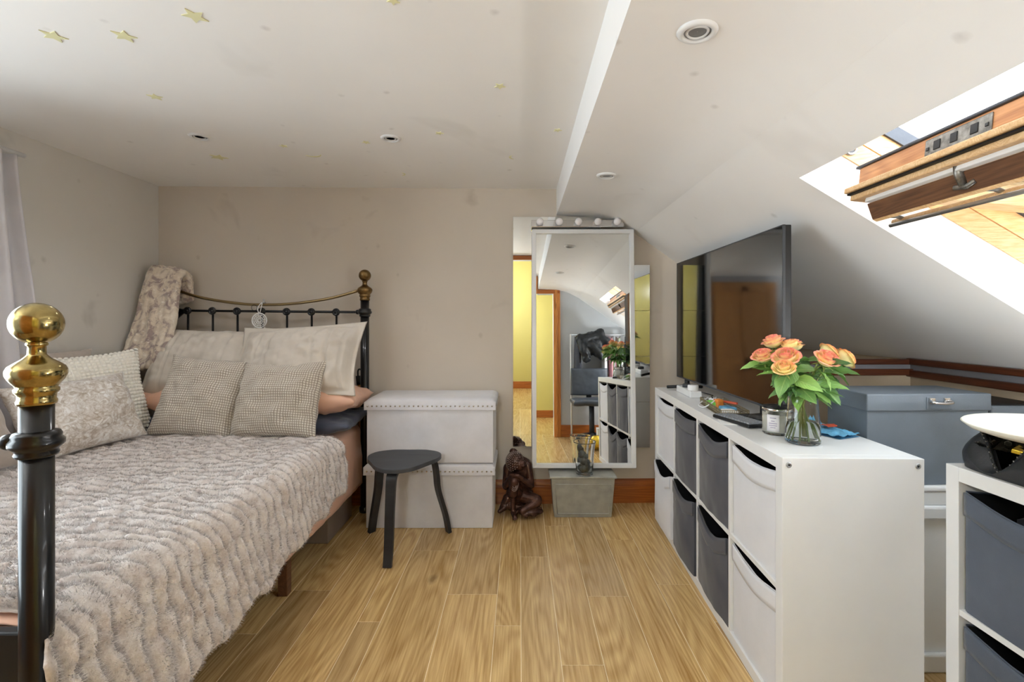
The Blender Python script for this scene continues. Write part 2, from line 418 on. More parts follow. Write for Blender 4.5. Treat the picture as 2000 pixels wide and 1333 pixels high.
t.set(Base_Color=t.ramp(t.math('ADD', t.math('MULTIPLY', nn, 0.65), t.math('MULTIPLY', n3, 0.35)), [(0.33, lin('#C0B1AB')), (0.5, lin('#DED6D2')), (0.68, lin('#F0EBE9'))]), Roughness=0.95, Sheen_Weight=0.5, Sheen_Roughness=0.5); t.bump(n3, 0.5, 0.004)
MT['fur'] = t.m
t = NT('patterned_fleece'); v = t.coord('Object')
nn = t.noise(v, 20, 4, 0.6, 0.8); n3 = t.noise(v, 55, 3, 0.6)
c = t.ramp(nn, [(0.40, lin('#A08E88')), (0.50, lin('#D2C3B0')), (0.7, lin('#E4D9C8'))])
t.set(Base_Color=t.mix(t.ramp(n3, [(0.6, (0, 0, 0, 1)), (0.72, (1, 1, 1, 1))]), c, lin('#EFE8DC')), Roughness=0.9, Sheen_Weight=0.5); t.bump(n3, 0.3, 0.004)
MT['fleece'] = t.m
def petal_mat():
    t = NT('rose_petal'); uv = t.n('ShaderNodeTexCoord').outputs['UV']; sp = t.n('ShaderNodeSeparateXYZ', {0: uv})
    f = t.math('ADD', sp.outputs[1], t.math('MULTIPLY', t.math('SUBTRACT', t.noise(t.coord('Object', rnd=1), 60, 3), 0.5), 0.5))
    t.set(Base_Color=t.ramp(f, [(0.30, lin('#FAEAA6')), (0.62, lin('#FADB98')), (0.84, lin('#F8B98A')), (1.0, lin('#EE8478'))]), Roughness=0.6, Subsurface_Weight=0.0, Sheen_Weight=0.2)
    return t.m
MT['petal'] = petal_mat()
t = NT('rose_petal_pale'); uv = t.n('ShaderNodeTexCoord').outputs['UV']; sp = t.n('ShaderNodeSeparateXYZ', {0: uv})
f = t.math('ADD', sp.outputs[1], t.math('MULTIPLY', t.math('SUBTRACT', t.noise(t.coord('Object', rnd=1), 60, 3), 0.5), 0.5))
t.set(Base_Color=t.ramp(f, [(0.3, lin('#FCF3C0')), (0.72, lin('#FCE9A2')), (0.92, lin('#F9C98C')), (1.0, lin('#F09A70'))]), Roughness=0.6); MT['petal_pale'] = t.m
t = NT('rose_leaf'); uv = t.n('ShaderNodeTexCoord').outputs['UV']; sp = t.n('ShaderNodeSeparateXYZ', {0: uv})
vein = t.math('ABSOLUTE', t.math('SUBTRACT', sp.outputs[0], 0.5))
sv = t.math('ABSOLUTE', t.math('SINE', t.math('MULTIPLY', t.math('ADD', sp.outputs[1], t.math('MULTIPLY', vein, -0.8)), 26.0)))
r = t.n('ShaderNodeObjectInfo').outputs['Random']
base = t.mix(r, lin('#557F50'), lin('#93C062'))
base = t.mix(t.math('MULTIPLY', t.ramp(vein, [(0.0, (1, 1, 1, 1)), (0.05, (0, 0, 0, 1))]), 0.5), base, lin('#B9D48A'))
t.set(Base_Color=base, Roughness=0.38); t.bump(sv, 0.25, 0.002)
MT['leaf'] = t.m
MT['stem'] = mk('rose_stem', '#7E8F4C', 0.5, var=0.2, vs=30)
MT['wax'] = mk('candle_wax', '#EFEDE2', 0.45)
MT['label_paper'] = mk('label_paper', '#E9E6EA', 0.7)
MT['ink'] = mk('print_ink', '#9A8FB0', 0.7)
MT['blue_foil'] = mk('blue_wrapper', '#6FB4DD', 0.25, 0.1, var=0.2, vs=40, bump=0.4, bs=60)
MT['red'] = mk('red_plastic', '#C2553A', 0.45)
MT['orange'] = mk('orange_plastic', '#E08A3C', 0.45)
MT['green'] = mk('green_plastic', '#7FD05A', 0.45)
MT['pink'] = mk('pink_plastic', '#E8559A', 0.4)
MT['gold_foil'] = mk('gold_foil', '#E2BE3A', 0.25, 0.7, var=0.2, vs=50, bump=0.6, bs=50)
MT['key'] = mk('key_caps', '#8C9096', 0.5)
MT['wicker'] = mk('woven_wire', '#8C8064', 0.5, 0.4, var=0.2, vs=60)
MT['paper'] = mk('white_paper', '#EDEDEC', 0.7, var=0.02)
MT['cream_tray'] = mk('cream_tray', '#E2DED0', 0.3, var=0.02)
MT['coat_black'] = mk('black_nylon', '#1D2126', 0.45, var=0.15, bump=0.2, bs=20, bd=0.01)
MT['coat_grey'] = mk('grey_wool', '#474A54', 0.9, var=0.12, bump=0.2, bs=90)
MT['coat_green'] = mk('sage_fleece', '#9AA290', 0.9, var=0.12, bump=0.3, bs=90)
MT['cloth_pink'] = mk('pink_cloth', '#C9929A', 0.85, var=0.1)
MT['cloth_white'] = mk('white_cloth', '#DDDBDC', 0.85, var=0.05)
MT['handle_wood'] = wood('handle_wood', '#8A5A2C', '#C08A4C', 'Z', 4.0, 0.5, knots=False)
MT['taupe_box'] = mk('plain_taupe', '#8E7F72', 0.9, var=0.05)

# ------------------------------------------------------------------ room shell
XL = -2.245
def yb(x): return 3.01 + (x + 2.27)*0.0257        # the back wall runs slightly off square
CZ = 1.99

# floor: seam-coloured bed with planks on it
fl = struct(box('floor', -2.40, 2.0, -0.20, 3.25, -0.06, -0.0012, MT['oak_seam'], bev=0), 'light oak plank floor')
edges = [-2.245, -2.10, -1.93, -1.76, -1.60, -1.45, -1.29, -1.14, -0.967, -0.805, -0.62, -0.533, -0.305, -0.094, 0.005, 0.14, 0.283, 0.456, 0.60, 0.745, 0.93, 1.08, 1.25, 1.45, 1.62, 1.78]
fixed = {-0.967: [0.55, 2.07], -0.62: [0.7, 1.853], -0.305: [0.9, 2.04], -0.533: [1.25, 2.43], -0.094: [0.8, 1.83], 0.005: [1.2, 2.365], 0.283: [0.75, 2.025], -0.805: [1.5, 2.75], 0.14: [0.5, 1.62, 2.72], 0.456: [1.3, 2.55]}
rp = random.Random(3); plank_cache = {}
for a, b in zip(edges[:-1], edges[1:]):
    js = fixed.get(a)
    if js is None:
        js = []; y = rp.uniform(0.2, 1.0)
        while y < 2.9: js.append(y); y += rp.uniform(0.7, 1.4)
    ys = [-0.19] + js + [yb((a+b)/2)+0.02]
    for y0, y1 in zip(ys[:-1], ys[1:]):
        box('plank', -(b-a)/2+0.0013, (b-a)/2-0.0013, -(y1-y0)/2+0.0013, (y1-y0)/2-0.0013, -0.010, 0, MT['oak'], fl, bev=0.0006, seg=1, loc=((a+b)/2, (y0+y1)/2, 0))

struct(prism('wall_back', [(-2.40, yb(-2.40)), (2.0, yb(2.0)), (2.0, yb(2.0)+0.12), (-2.40, yb(-2.40)+0.12)], 'Z', -0.06, 2.10, MT['back_wall']), 'taupe back wall behind the bed and mirrors')
WY0, WY1, WZ0, WZ1 = 0.05, 1.92, 0.45, 1.88
bm = bmesh.new()
for a in ((-0.2, 3.2, -0.06, WZ0), (-0.2, 3.2, WZ1, 2.1), (-0.2, WY0, WZ0, WZ1), (WY1, 3.2, WZ0, WZ1)): bbox(bm, XL-0.16, XL, *a)
struct(bmobj('wall_left', bm, MT['left_wall']), 'pale grey side wall beside the bed')
struct(box('ceiling', -2.42, 0.235, -0.2, 3.25, CZ, 2.10, MT['ceiling'], bev=0), 'white flat ceiling with stuck-on stars')
# downstand, soffit and its rounded turn into the slope
prof = [(0.233, 1.99), (0.233, 1.822), (0.36, 1.817), (0.42, 1.8135), (0.47, 1.809), (0.51, 1.803), (0.55, 1.795), (0.59, 1.783), (0.63, 1.767), (0.67, 1.746), (0.70, 1.731), (0.729, 1.7155)]
outer = [(0.82, 1.83), (0.55, 2.10), (0.233, 2.10)]
struct(SOF := prism('ceiling', prof+outer, 'Y', -0.2, 3.25, MT['slope'], smooth=True), 'lower white soffit curving into the sloping ceiling')
SOF.modifiers.new('e', 'EDGE_SPLIT').split_angle = 0.5
def S(s, y, n): p = SL_O + SL_D*s + SL_N*n; return (p.x, y, p.z)
def slab_geo(bm, s0, s1, y0, y1, n0, n1):
    """y0/y1 may be callables of s"""
    f0 = y0 if callable(y0) else (lambda s: y0); f1 = y1 if callable(y1) else (lambda s: y1)
    vs = [bm.verts.new(S(s, f(s), n)) for n in (n0, n1) for s, f in ((s0, f0), (s1, f0), (s1, f1), (s0, f1))]
    for f in ((0, 1, 2, 3), (4, 5, 6, 7), (0, 1, 5, 4), (1, 2, 6, 5), (2, 3, 7, 6), (3, 0, 4, 7)): bm.faces.new([vs[i] for i in f])
YF = lambda s: 1.535 - 0.125*s
YN = 0.62; SB = 0.86; RD = 0.13
bm = bmesh.new()
slab_geo(bm, -0.193, 0, -0.2, 3.25, 0, RD); slab_geo(bm, SB, 1.16, -0.2, 3.25, 0, RD)
slab_geo(bm, 0, SB, YF, 3.25, 0, RD); slab_geo(bm, 0, SB, -0.2, YN, 0, RD)
struct(bmobj('ceiling', bm, MT['slope']), 'white sloping ceiling with the roof window opening')
struct(box('wall_right', 1.775, 1.90, -0.2, 3.25, -0.06, 1.05, MT['beige_panel'], bev=0), 'low knee wall under the sloping ceiling')
# rear wall with the doorway the picture is taken from
bm = bmesh.new(); RY0, RY1 = -0.17, -0.05; DX0, DX1 = -0.45, 0.42
for a in ((-2.42, DX0, -0.06, 2.1), (DX1, 2.0, -0.06, 2.1), (DX0, 0.22, 1.93, 2.1), (0.22, DX1, 1.765, 2.1)): bbox(bm, a[0], a[1], RY0, RY1, a[2], a[3])
struct(bmobj('wall_rear', bm, MT['rear_wall']), 'cool grey wall with the doorway opposite the mirrors')
tr = struct(box('trim_1', DX1, DX1+0.085, RY1, RY1+0.022, 0.0, 1.85, MT['pine_z'], bev=0.006), 'pine door architrave')
box('architrave_bead', DX1+0.02, DX1+0.05, RY1+0.018, RY1+0.034, 0, 1.84, MT['pine_z'], tr, bev=0.006)
box('architrave', DX0-0.085, DX0, RY1, RY1+0.022, 0.0, 1.985, MT['pine_z'], tr, bev=0.006)
box('architrave', DX0-0.0, 0.22, RY1, RY1+0.022, 1.93, 1.985, MT['pine_x'], tr, bev=0.006)
box('architrave', 0.165, 0.225, RY1, RY1+0.024, 1.765, 1.985, MT['pine_z'], tr, bev=0.006)
box('architrave', 0.165, DX1+0.085, RY1, RY1+0.023, 1.765, 1.815, MT['pine_x'], tr, bev=0.006)
# hall behind the doorway
bm = bmesh.new()
bbox(bm, -1.6, 1.3, -2.3, -2.2, -0.06, 2.4); bbox(bm, -1.7, -1.6, -2.3, RY0, -0.06, 2.4); bbox(bm, 1.2, 1.3, -2.3, RY0, -0.06, 2.4)
bbox(bm, -1.7, 1.3, RY0-0.004, RY0, 2.05, 2.4)
struct(bmobj('wall_hall', bm, MT['yellow']), 'yellow hall walls seen through the doorway')
struct(box('ceiling', -1.7, 1.3, -2.3, RY0+0.01, 2.3, 2.42, MT['hall_pale'], bev=0), 'pale hall ceiling')
struct(box('floor', -1.7, 1.3, -2.3, -0.2, -0.06, -0.001, MT['oak'], bev=0), 'pale oak hall floor')
struct(box('baseboard_hall', -1.6, 1.2, -2.2, -2.18, 0, 0.12, MT['pine_x'], bev=0.004), 'pine hall skirting')
hl = thing('hall_fill_lamp', 'added opal globe pendant for fill light, unseen in the yellow hall', 'lamp', (-0.32, -1.2, 2.3))  # added pendant, unseen, sends fill light through the doorway
lathe('ceiling_rose', [(0.05, -0.02), (0.06, -0.012), (0.06, 0.0)], MT['white'], hl)
tube('flex', [(0, 0, -0.01), (0, 0, -0.62)], 0.004, MT['white'], hl, 8)
tt = NT('hall_fill_glow'); tt.set(Base_Color=tt.mix(tt.noise(tt.coord('Object'), 3), (0.9, 0.88, 0.85, 1), (0.92, 0.9, 0.87, 1)), Emission_Color=(0.92, 0.96, 1, 1), Emission_Strength=88.0)
lathe('fill_globe', [(max(0.004, 0.11*math.sin(PI*i/20)), -0.72-0.11*math.cos(PI*i/20)) for i in range(21)], tt.m, hl, 28)

# skirting boards
SK = [(0, 0), (-0.022, 0), (-0.022, 0.105), (-0.017, 0.112), (-0.017, 0.118), (-0.013, 0.135), (-0.006, 0.146), (0, 0.148)]
def skirting_back(x0, x1):
    V = []; n = len(SK)
    for x in (x0, x1):
        for d, z in SK: V.append((x, yb(x)+d, z))
    F = [tuple(range(n)), tuple(reversed(range(n, 2*n)))] + [(i, n+i, n+(i+1) % n, (i+1) % n) for i in range(n)]
    return meshobj('baseboard_back', V, F, MT['pine_x'])
struct(skirting_back(-2.22, 1.16), 'varnished pine skirting board on the back wall')
struct(box('baseboard_left', XL, XL+0.02, 0, 2.98, 0, 0.145, MT['pine_z'], bev=0.005), 'pine skirting on the side wall')
struct(box('baseboard_rear', DX1+0.085, 1.77, RY1, RY1+0.02, 0, 0.145, MT['pine_x'], bev=0.005), 'pine skirting on the rear wall')

# ------------------------------------------------------------------ roof window (open centre pivot)
w1 = struct(thing('window_1', 'open wooden centre-pivot roof window in the sloping ceiling', 'window', (0, 0, 0)))
def slab(name, s0, s1, y0, y1, n0, n1, mat, parent):
    bm = bmesh.new(); slab_geo(bm, s0, s1, y0, y1, n0, n1); return bmobj(name, bm, mat, parent)
def frame_ring(nm, n0, n1, inset, mat, w=0.05):
    slab(nm, -w, SB+w, lambda s: YF(s)-inset, lambda s: YF(s)+w, n0, n1, mat, w1)
    slab(nm, -w, SB+w, YN-w, YN+inset, n0, n1, mat, w1)
    slab(nm, -w, inset, YN, YF, n0, n1, mat, w1)
    slab(nm, SB-inset, SB+w, YN, YF, n0, n1, mat, w1)
frame_ring('frame_board', RD-0.001, RD+0.058, 0.004, MT['sky_pine'])
frame_ring('frame_board', RD+0.062, RD+0.118, 0.004, MT['sky_pine'])
frame_ring('flashing', RD+0.118, RD+0.160, 0.012, MT['flash'], 0.09)
lathe('pivot_socket', [(0.013, -0.004), (0.013, 0.004), (0.020, 0.004), (0.020, -0.004)], MT['alu'], w1, n=20, loc=S(0.075, YF(0.075)-0.006, RD+0.028), rot=(PI/2, 0, 0), caps=False, close=True)
lathe('socket_hole', [(0.0130, -0.002), (0.0130, 0.002)], MT['grey_panel'], w1, n=20, loc=S(0.075, YF(0.075)-0.006, RD+0.028), rot=(PI/2, 0, 0))
# sash, swung until it lies almost level
e = Vector((0.995, 0, -0.098)); nn_ = Vector((0.098, 0, 0.995)); PV = Vector((1.340, 0, 1.527)); SY0, SY1 = YN+0.03, 1.425
sash = bpy.data.objects.new('sash', None); COL.objects.link(sash); sash.parent = w1
def sl(name, a0, a1, y0, y1, b0, b1, mat, parent=sash, bev=0.003):
    bm = bmesh.new(); bbox(bm, a0, a1, y0, y1, b0, b1, bev)
    for v in bm.verts:
        q = PV + e*v.co.x + nn_*v.co.z; v.co = Vector((q.x, v.co.y, q.z))
    return bmobj(name, bm, mat, parent)
A0, A1 = -0.345, 0.385
sl('sash_rail', A0, A0+0.075, SY0, SY1, -0.030, 0.038, MT['sash_pine'])
sl('sash_lip', A0-0.026, A0+0.01, SY0-0.012, SY1+0.022, -0.034, -0.018, MT['sky_pine'])
sl('rubber_seal', A0-0.020, A0+0.03, SY0-0.008, SY1+0.018, -0.040, -0.034, MT['black_plastic'])
sl('sash_rail', A0-0.012, A0+0.07, SY0-0.01, SY1+0.012, -0.056, -0.040, MT['sky_pine'])
sl('sash_rail', A1-0.075, A1, SY0, SY1, -0.030, 0.030, MT['sash_pine'])
sl('sash_stile', A0+0.07, A1-0.07, SY1-0.06, SY1, -0.045, 0.030, MT['sky_pine'])
sl('sash_stile', A0+0.07, A1-0.07, SY0, SY0+0.06, -0.045, 0.030, MT['sky_pine'])
sl('sash_capping', A0-0.004, A1, SY0-0.01, SY1+0.01, 0.038, 0.046, MT['flash'])if False else None
for (a, b, c, d) in ((A0-0.006, A0+0.08, SY0-0.01, SY1+0.01), (A1-0.08, A1+0.006, SY0-0.01, SY1+0.01), (A0, A1, SY1-0.065, SY1+0.01), (A0, A1, SY0-0.01, SY0+0.065)):
    sl('sash_capping', a, b, c, d, 0.038, 0.046, MT['flash'])
sl('pane', A0+0.06, A1-0.06, SY0+0.05, SY1-0.05, 0.000, 0.006, MT['pane'])
for k in range(3):
    sl('spacer_bar', A0+0.10+k*0.028, A0+0.108+k*0.028, SY0+0.06, SY1-0.06, -0.004, 0.000, MT['alu'], bev=0.001)
# latch plate on the end of the sash, with slots and screws
lp = sl('latch_plate', A0-0.0035, A0+0.001, 1.02, 1.19, -0.012, 0.032, MT['steel_worn'])
for yy in (1.05, 1.10, 1.145): sl('latch_slot', A0-0.0055, A0-0.003, yy, yy+0.018, 0.000, 0.022, MT['black_plastic'], sash, 0.001)
for yy in (1.03, 1.18): sl('latch_screw', A0-0.0055, A0-0.003, yy-0.004, yy+0.004, 0.004, 0.012, MT['black_metal'], sash, 0.001)
# ventilation flap under the end rail and the pull bar below it
def strip(name, p0, p1, th, y0, y1, mat):
    a = Vector((p0[0], 0, p0[1])); b = Vector((p1[0], 0, p1[1])); d = (b-a).normalized(); m = Vector((-d.z, 0, d.x))*th
    return prism(name, [(a.x, a.z), (b.x, b.z), (b.x+m.x, b.z+m.z), (a.x+m.x, a.z+m.z)], 'Y', y0, y1, mat, sash, bev=0.002)
strip('vent_flap', (1.007, 1.490), (1.023, 1.444), 0.016, SY0+0.02, SY1-0.02, MT['sash_dark'])
strip('flap_edge', (1.023, 1.444), (1.035, 1.438), 0.010, SY0+0.02, SY1-0.02, MT['sky_pine'])
strip('flap_channel', (0.993, 1.494), (1.007, 1.490), 0.012, SY0+0.02, SY1-0.03, MT['white_gloss'])
tube('pull_bar', [(1.075, SY0+0.05, 1.434), (1.075, SY1-0.035, 1.434)], 0.009, MT['sky_pine'], sash, n=10)
tube('pull_bar_trim', [(1.068, SY0+0.05, 1.426), (1.068, SY1-0.03, 1.426)], 0.006, MT['alu'], sash, n=8)
for yy in (0.80, 1.08, 1.36): tube('bar_bracket', [(1.036, yy, 1.446), (1.058, yy-0.004, 1.444), (1.075, yy-0.008, 1.434)], 0.008, MT['alu'], sash, n=8, flat=0.5)
tube('flap_arm', [(1.000, 1.105, 1.527), (1.002, 1.105, 1.487), (1.014, 1.105, 1.462)], 0.010, MT['steel_worn'], sash, n=8, flat=0.5)
tube('flap_arm_foot', [(1.010, 1.125, 1.460), (1.014, 1.10, 1.456), (1.016, 1.08, 1.464)], 0.006, MT['steel_worn'], sash, n=8)
tube('flap_hinge', [(1.004, 1.32, 1.497), (1.004, 1.26, 1.497)], 0.006, MT['steel_worn'], sash, n=8)

# ------------------------------------------------------------------ side window (out of the picture, enlarged for more daylight) with curtain
w2 = struct(thing('window_2', 'white side wall window beyond the curtain, enlarged for more daylight', 'window', (0, 0, 0)))
for a in ((WY0, WY1, WZ0, WZ0+0.05), (WY0, WY1, WZ1-0.05, WZ1), (WY0, WY0+0.05, WZ0, WZ1), (WY1-0.05, WY1, WZ0, WZ1), (0.98, 1.04, WZ0, WZ1)):
    box('window_frame', XL-0.14, XL-0.08, *a, MT['white_gloss'], w2)
box('pane', XL-0.112, XL-0.108, WY0+0.04, 0.99, WZ0+0.04, WZ1-0.04, MT['pane'], w2, bev=0)
box('pane', XL-0.112, XL-0.108, 1.03, WY1-0.04, WZ0+0.04, WZ1-0.04, MT['pane'], w2, bev=0)
box('window_sill', XL-0.10, XL+0.05, WY0-0.04, WY1+0.04, WZ0-0.03, WZ0, MT['white_gloss'], w2)
# low panelled boxing with dark rails at the eaves
bx1 = struct(box('wall_boxing', 1.20, 1.775, 2.20, 3.02, -0.01, 0.972, MT['beige_panel'], bev=0.001), 'low beige boxing under the eaves')
def railx(nm, z0, z1, out, mat): box(nm, 1.20, 1.775, 2.20-out, 2.20, z0, z1, mat, bx1, bev=0.004)
railx('upper_rail', 0.955, 0.980, 0.022, MT['dark_rail_x']); railx('lower_rail', 0.906, 0.935, 0.022, MT['dark_rail_x'])
box('grey_strip', 1.20, 1.775, 2.195, 2.20, 0.934, 0.956, MT['grey_panel'], bx1, bev=0)
tr2 = struct(box('trim_2', 1.752, 1.776, -0.1, 2.20, 0.955, 0.982, MT['dark_rail_y'], bev=0.004), 'dark stained rail at the foot of the slope')
tr3 = struct(box('trim_3', 1.752, 1.776, -0.1, 2.20, 0.900, 0.930, MT['dark_rail_y'], bev=0.004), 'second dark stained rail on the knee wall')
struct(box('trim_4', 1.770, 1.776, -0.1, 2.20, 0.929, 0.956, MT['grey_panel'], bev=0), 'grey strip between the dark rails')
# white plinth with a moulded nosing
pl = struct(box('wall_plinth', 1.16, 1.775, 1.60, 2.20, -0.01, 0.590, MT['white_gloss'], bev=0.001), 'white painted boxed ledge at the eaves')
box('ledge_top', 1.14, 1.775, 1.585, 2.20, 0.590, 0.608, MT['white_gloss'], pl, bev=0.006)
box('ledge_moulding', 1.15, 1.775, 1.578, 1.60, 0.500, 0.545, MT['white_gloss'], pl, bev=0.008)
box('ledge_moulding', 1.15, 1.775, 1.590, 1.60, 0.545, 0.590, MT['white_gloss'], pl, bev=0.004)
box('plinth_skirting', 1.15, 1.775, 1.580, 1.60, 0.0, 0.06, MT['white_gloss'], pl, bev=0.006)

# ------------------------------------------------------------------ bed
PX, HY, FY = -0.935, 2.925, 0.93; PXL = -2.135
bed = thing('bed', 'black metal bedstead with brass finials against the taupe wall', 'bed', (-1.535, 1.93, 0))
bo = Vector(bed.location)
def B(x, y, z): return (x-bo.x, y-bo.y, z)
def vase_profile(z0, k=1.0, br=0.040):
    """brass finial from the post collar up: foot rings, vase, neck, ball"""
    p = [(0.026, 0), (0.029, 0.001), (0.030, 0.008), (0.028, 0.012), (0.0285, 0.020), (0.033, 0.026), (0.033, 0.031), (0.030, 0.034), (0.033, 0.039), (0.040, 0.048), (0.0445, 0.058), (0.0445, 0.066), (0.041, 0.074), (0.031, 0.082), (0.022, 0.088), (0.016, 0.094), (0.014, 0.097), (0.0135, 0.112), (0.016, 0.114), (0.0165, 0.117), (0.014, 0.120)]
    return [(r*k, z0+z*k) for r, z in p]
def ball_profile(zc, r): return [(max(0.002, r*math.sin(PI*i/24)), zc - r*math.cos(PI*i/24)) for i in range(25)]
def ring_profile(z): return [(0.026, z-0.028), (0.031, z-0.026), (0.033, z-0.021), (0.031, z-0.016), (0.034, z-0.012), (0.041, z-0.005), (0.041, z+0.003), (0.036, z+0.009), (0.037, z+0.014), (0.034, z+0.020), (0.026, z+0.023)]
def post(x, y, ztop, zring, ball=0.040, bm_=None):
    mb = bm_ or MT['brass']
    p = lathe('post', [(0.0255, 0.0), (0.0255, ztop)], MT['black_metal'], bed, 40, loc=B(x, y, 0))
    f = lathe('finial', vase_profile(ztop), mb, bed, 48, loc=B(x, y, 0))
    lathe('finial_ball', ball_profile(ztop+0.118+ball*0.94, ball), mb, f, 48)
    lathe('post_ring', ring_profile(zring), MT['black_metal'], bed, 40, loc=B(x, y, 0))
    lathe('post_foot', [(0.030, 0), (0.032, 0.004), (0.032, 0.03), (0.026, 0.036)], MT['black_metal'], p, 24)
FT = 0.990
post(PX+0.008, FY, FT, 0.918); post(PXL, FY, FT, 0.918)
HT = 1.275
post(PX, HY, HT, 1.205, 0.036, MT['dull_brass']); post(PXL, HY, HT, 1.205, 0.036, MT['dull_brass'])
# head rails
arc = [B(-2.09, HY, 1.345), B(-1.92, HY, 1.293), B(-1.70, HY, 1.258), B(-1.54, HY, 1.250), B(-1.36, HY, 1.258), B(-1.15, HY, 1.288), B(-0.98, HY, 1.333)]
tube('brass_rail', bez(arc, 12), 0.0085, MT['brass_rail'], bed, 14)
tube('head_rail', [B(-2.11, HY, 1.215), B(-0.95, HY, 1.205)], 0.0075, MT['black_metal'], bed, 12)
lathe('rail_collar', [(0.008, -0.012), (0.013, -0.008), (0.015, 0), (0.013, 0.008), (0.008, 0.012)], MT['black_metal'], bed, 16, loc=B(-0.978, HY, 1.206), rot=(0, PI/2, 0))
ros_prof = [(0.001, 0.013), (0.006, 0.013), (0.008, 0.009), (0.011, 0.008), (0.014, 0.011), (0.018, 0.009), (0.0225, 0.006), (0.0235, 0.0), (0.021, -0.007), (0.001, -0.008)]
ros0 = None
for k in range(7):
    x = -2.002+k*0.1493; z = 1.214-k*0.0015
    if ros0 is None:
        ros0 = lathe('rosette', ros_prof, MT['black_metal'], bed, 24, loc=B(x, HY-0.006, z), rot=(PI/2, 0, 0)); r = ros0
        for q in range(10):
            a = q*PI/5; lathe('rosette_petal', [(0.0005, 0.0125), (0.002, 0.012), (0.0028, 0.010), (0.0028, 0.006)], MT['black_metal'], ros0, 8, loc=(0.0160*math.cos(a), 0.0160*math.sin(a), 0.0))
    else:
        r = dup(ros0, bed); r.location = B(x, HY-0.006, z)
    tube('spindle', [B(x, HY, 0.40), B(x, HY, z)], 0.0065, MT['black_metal'], bed, 10)
tube('head_lower_rail', [B(-2.11, HY, 0.42), B(-0.95, HY, 0.42)], 0.012, MT['black_metal'], bed, 10)
lathe('rail_knob', [(0.004, -0.012), (0.009, -0.008), (0.010, -0.003), (0.005, 0.002), (0.004, 0.006), (0.007, 0.010), (0.006, 0.014), (0.002, 0.017)], MT['alu'], bed, 16, loc=B(-1.545, HY, 1.268))
# corner gusset by the covered post
prism('gusset', [(-2.135-bo.x, 1.24), (-2.02-bo.x, 1.222), (-2.02-bo.x, 1.205), (-2.085-bo.x, 1.15), (-2.135-bo.x, 1.06)], 'Y', HY-bo.y-0.005, HY-bo.y+0.005, MT['black_metal'], bed, bev=0.001)
# foot rail and foot board
tube('foot_rail', [B(PX-0.03, FY, 0.918), B(PXL+0.03, FY, 0.918)], 0.0085, MT['black_metal'], bed, 12)
lathe('rail_collar', [(0.009, -0.012), (0.014, -0.008), (0.016, 0), (0.014, 0.008), (0.009, 0.012)], MT['black_metal'], bed, 16, loc=B(PX-0.045, FY, 0.918), rot=(0, PI/2, 0))
for k in range(6): tube('spindle', [B(-1.95+k*0.166, FY, 0.5), B(-1.95+k*0.166, FY, 0.918)], 0.0065, MT['black_metal'], bed, 8) if k < 0 else None
box('foot_board', PXL-bo.x, PX-bo.x, FY-bo.y-0.012, FY-bo.y+0.012, 0.10, 0.558, MT['black_metal'], bed, bev=0.004)
for x in (PX-0.03, PXL+0.03): box('side_rail', x-bo.x-0.012, x-bo.x+0.012, FY-bo.y, HY-bo.y, 0.20, 0.30, MT['black_metal'], bed, bev=0.003)
box('slat_base', PXL-bo.x+0.03, PX-bo.x-0.03, FY-bo.y+0.03, HY-bo.y-0.03, 0.265, 0.285, MT['sash_dark'], bed, bev=0.002)
box('centre_leg', PX-bo.x-0.075, PX-bo.x-0.035, 2.02-bo.y, 2.06-bo.y, 0.0, 0.265, MT['sash_dark'], bed, bev=0.003)

# mattress with fitted peach sheet hanging as a valance on the open side
MX0, MX1, MY0, MY1 = -2.115, -0.945, 0.965, 2.885
def mat_fn(u, v):
    # u 0..1 : across from left, over the top, rounded edge, down the open side ; v along
    y = MY0 + v*(MY1-MY0)
    Wd = MX1-MX0
    L1 = Wd-0.06; L2 = 0.06*PI/2; L3 = 0.33; T = L1+L2+L3; d = u*T
    if d < L1: x = MX0+d; z = 0.545
    elif d < L1+L2:
        a = (d-L1)/0.06; x = MX1-0.06+0.06*math.sin(a); z = 0.545-0.06+0.06*math.cos(a)
    else:
        q = (d-L1-L2); x = MX1+0.012*q/L3; z = 0.485-q*0.90
        x += 0.010*fbm(0, y, 0, 5, 2)*(q/L3)
    z += 0.006*fbm(x, y, 0, 5, 3) if d < L1 else 0
    x += 0.006*fbm(x+3, y, z, 9, 3) if d > L1 else 0
    return (x, y, z)
V, F, U = grid(70, 90, mat_fn)
mt = meshobj('mattress_sheet', V, F, MT['peach'], None, True); tag(mt, 'peach cotton fitted sheet hanging over the bed side', 'sheet')
md = mt.modifiers.new('t', 'SOLIDIFY'); md.thickness = 0.004; md.offset = -1
tag(box('mattress', MX0, MX1-0.014, MY0+0.004, MY1, 0.290, 0.525, MT['peach'], None, bev=0.03, seg=3), 'thick mattress under the peach sheet', 'mattress')
tag(box('under_bed_block', -1.65, -0.99, 2.50, 2.86, 0.0, 0.255, MT['taupe_box'], None, bev=0.004), 'plain taupe block on the floor beneath the bed', 'box')  # plain block for the brownish surface below the bed head

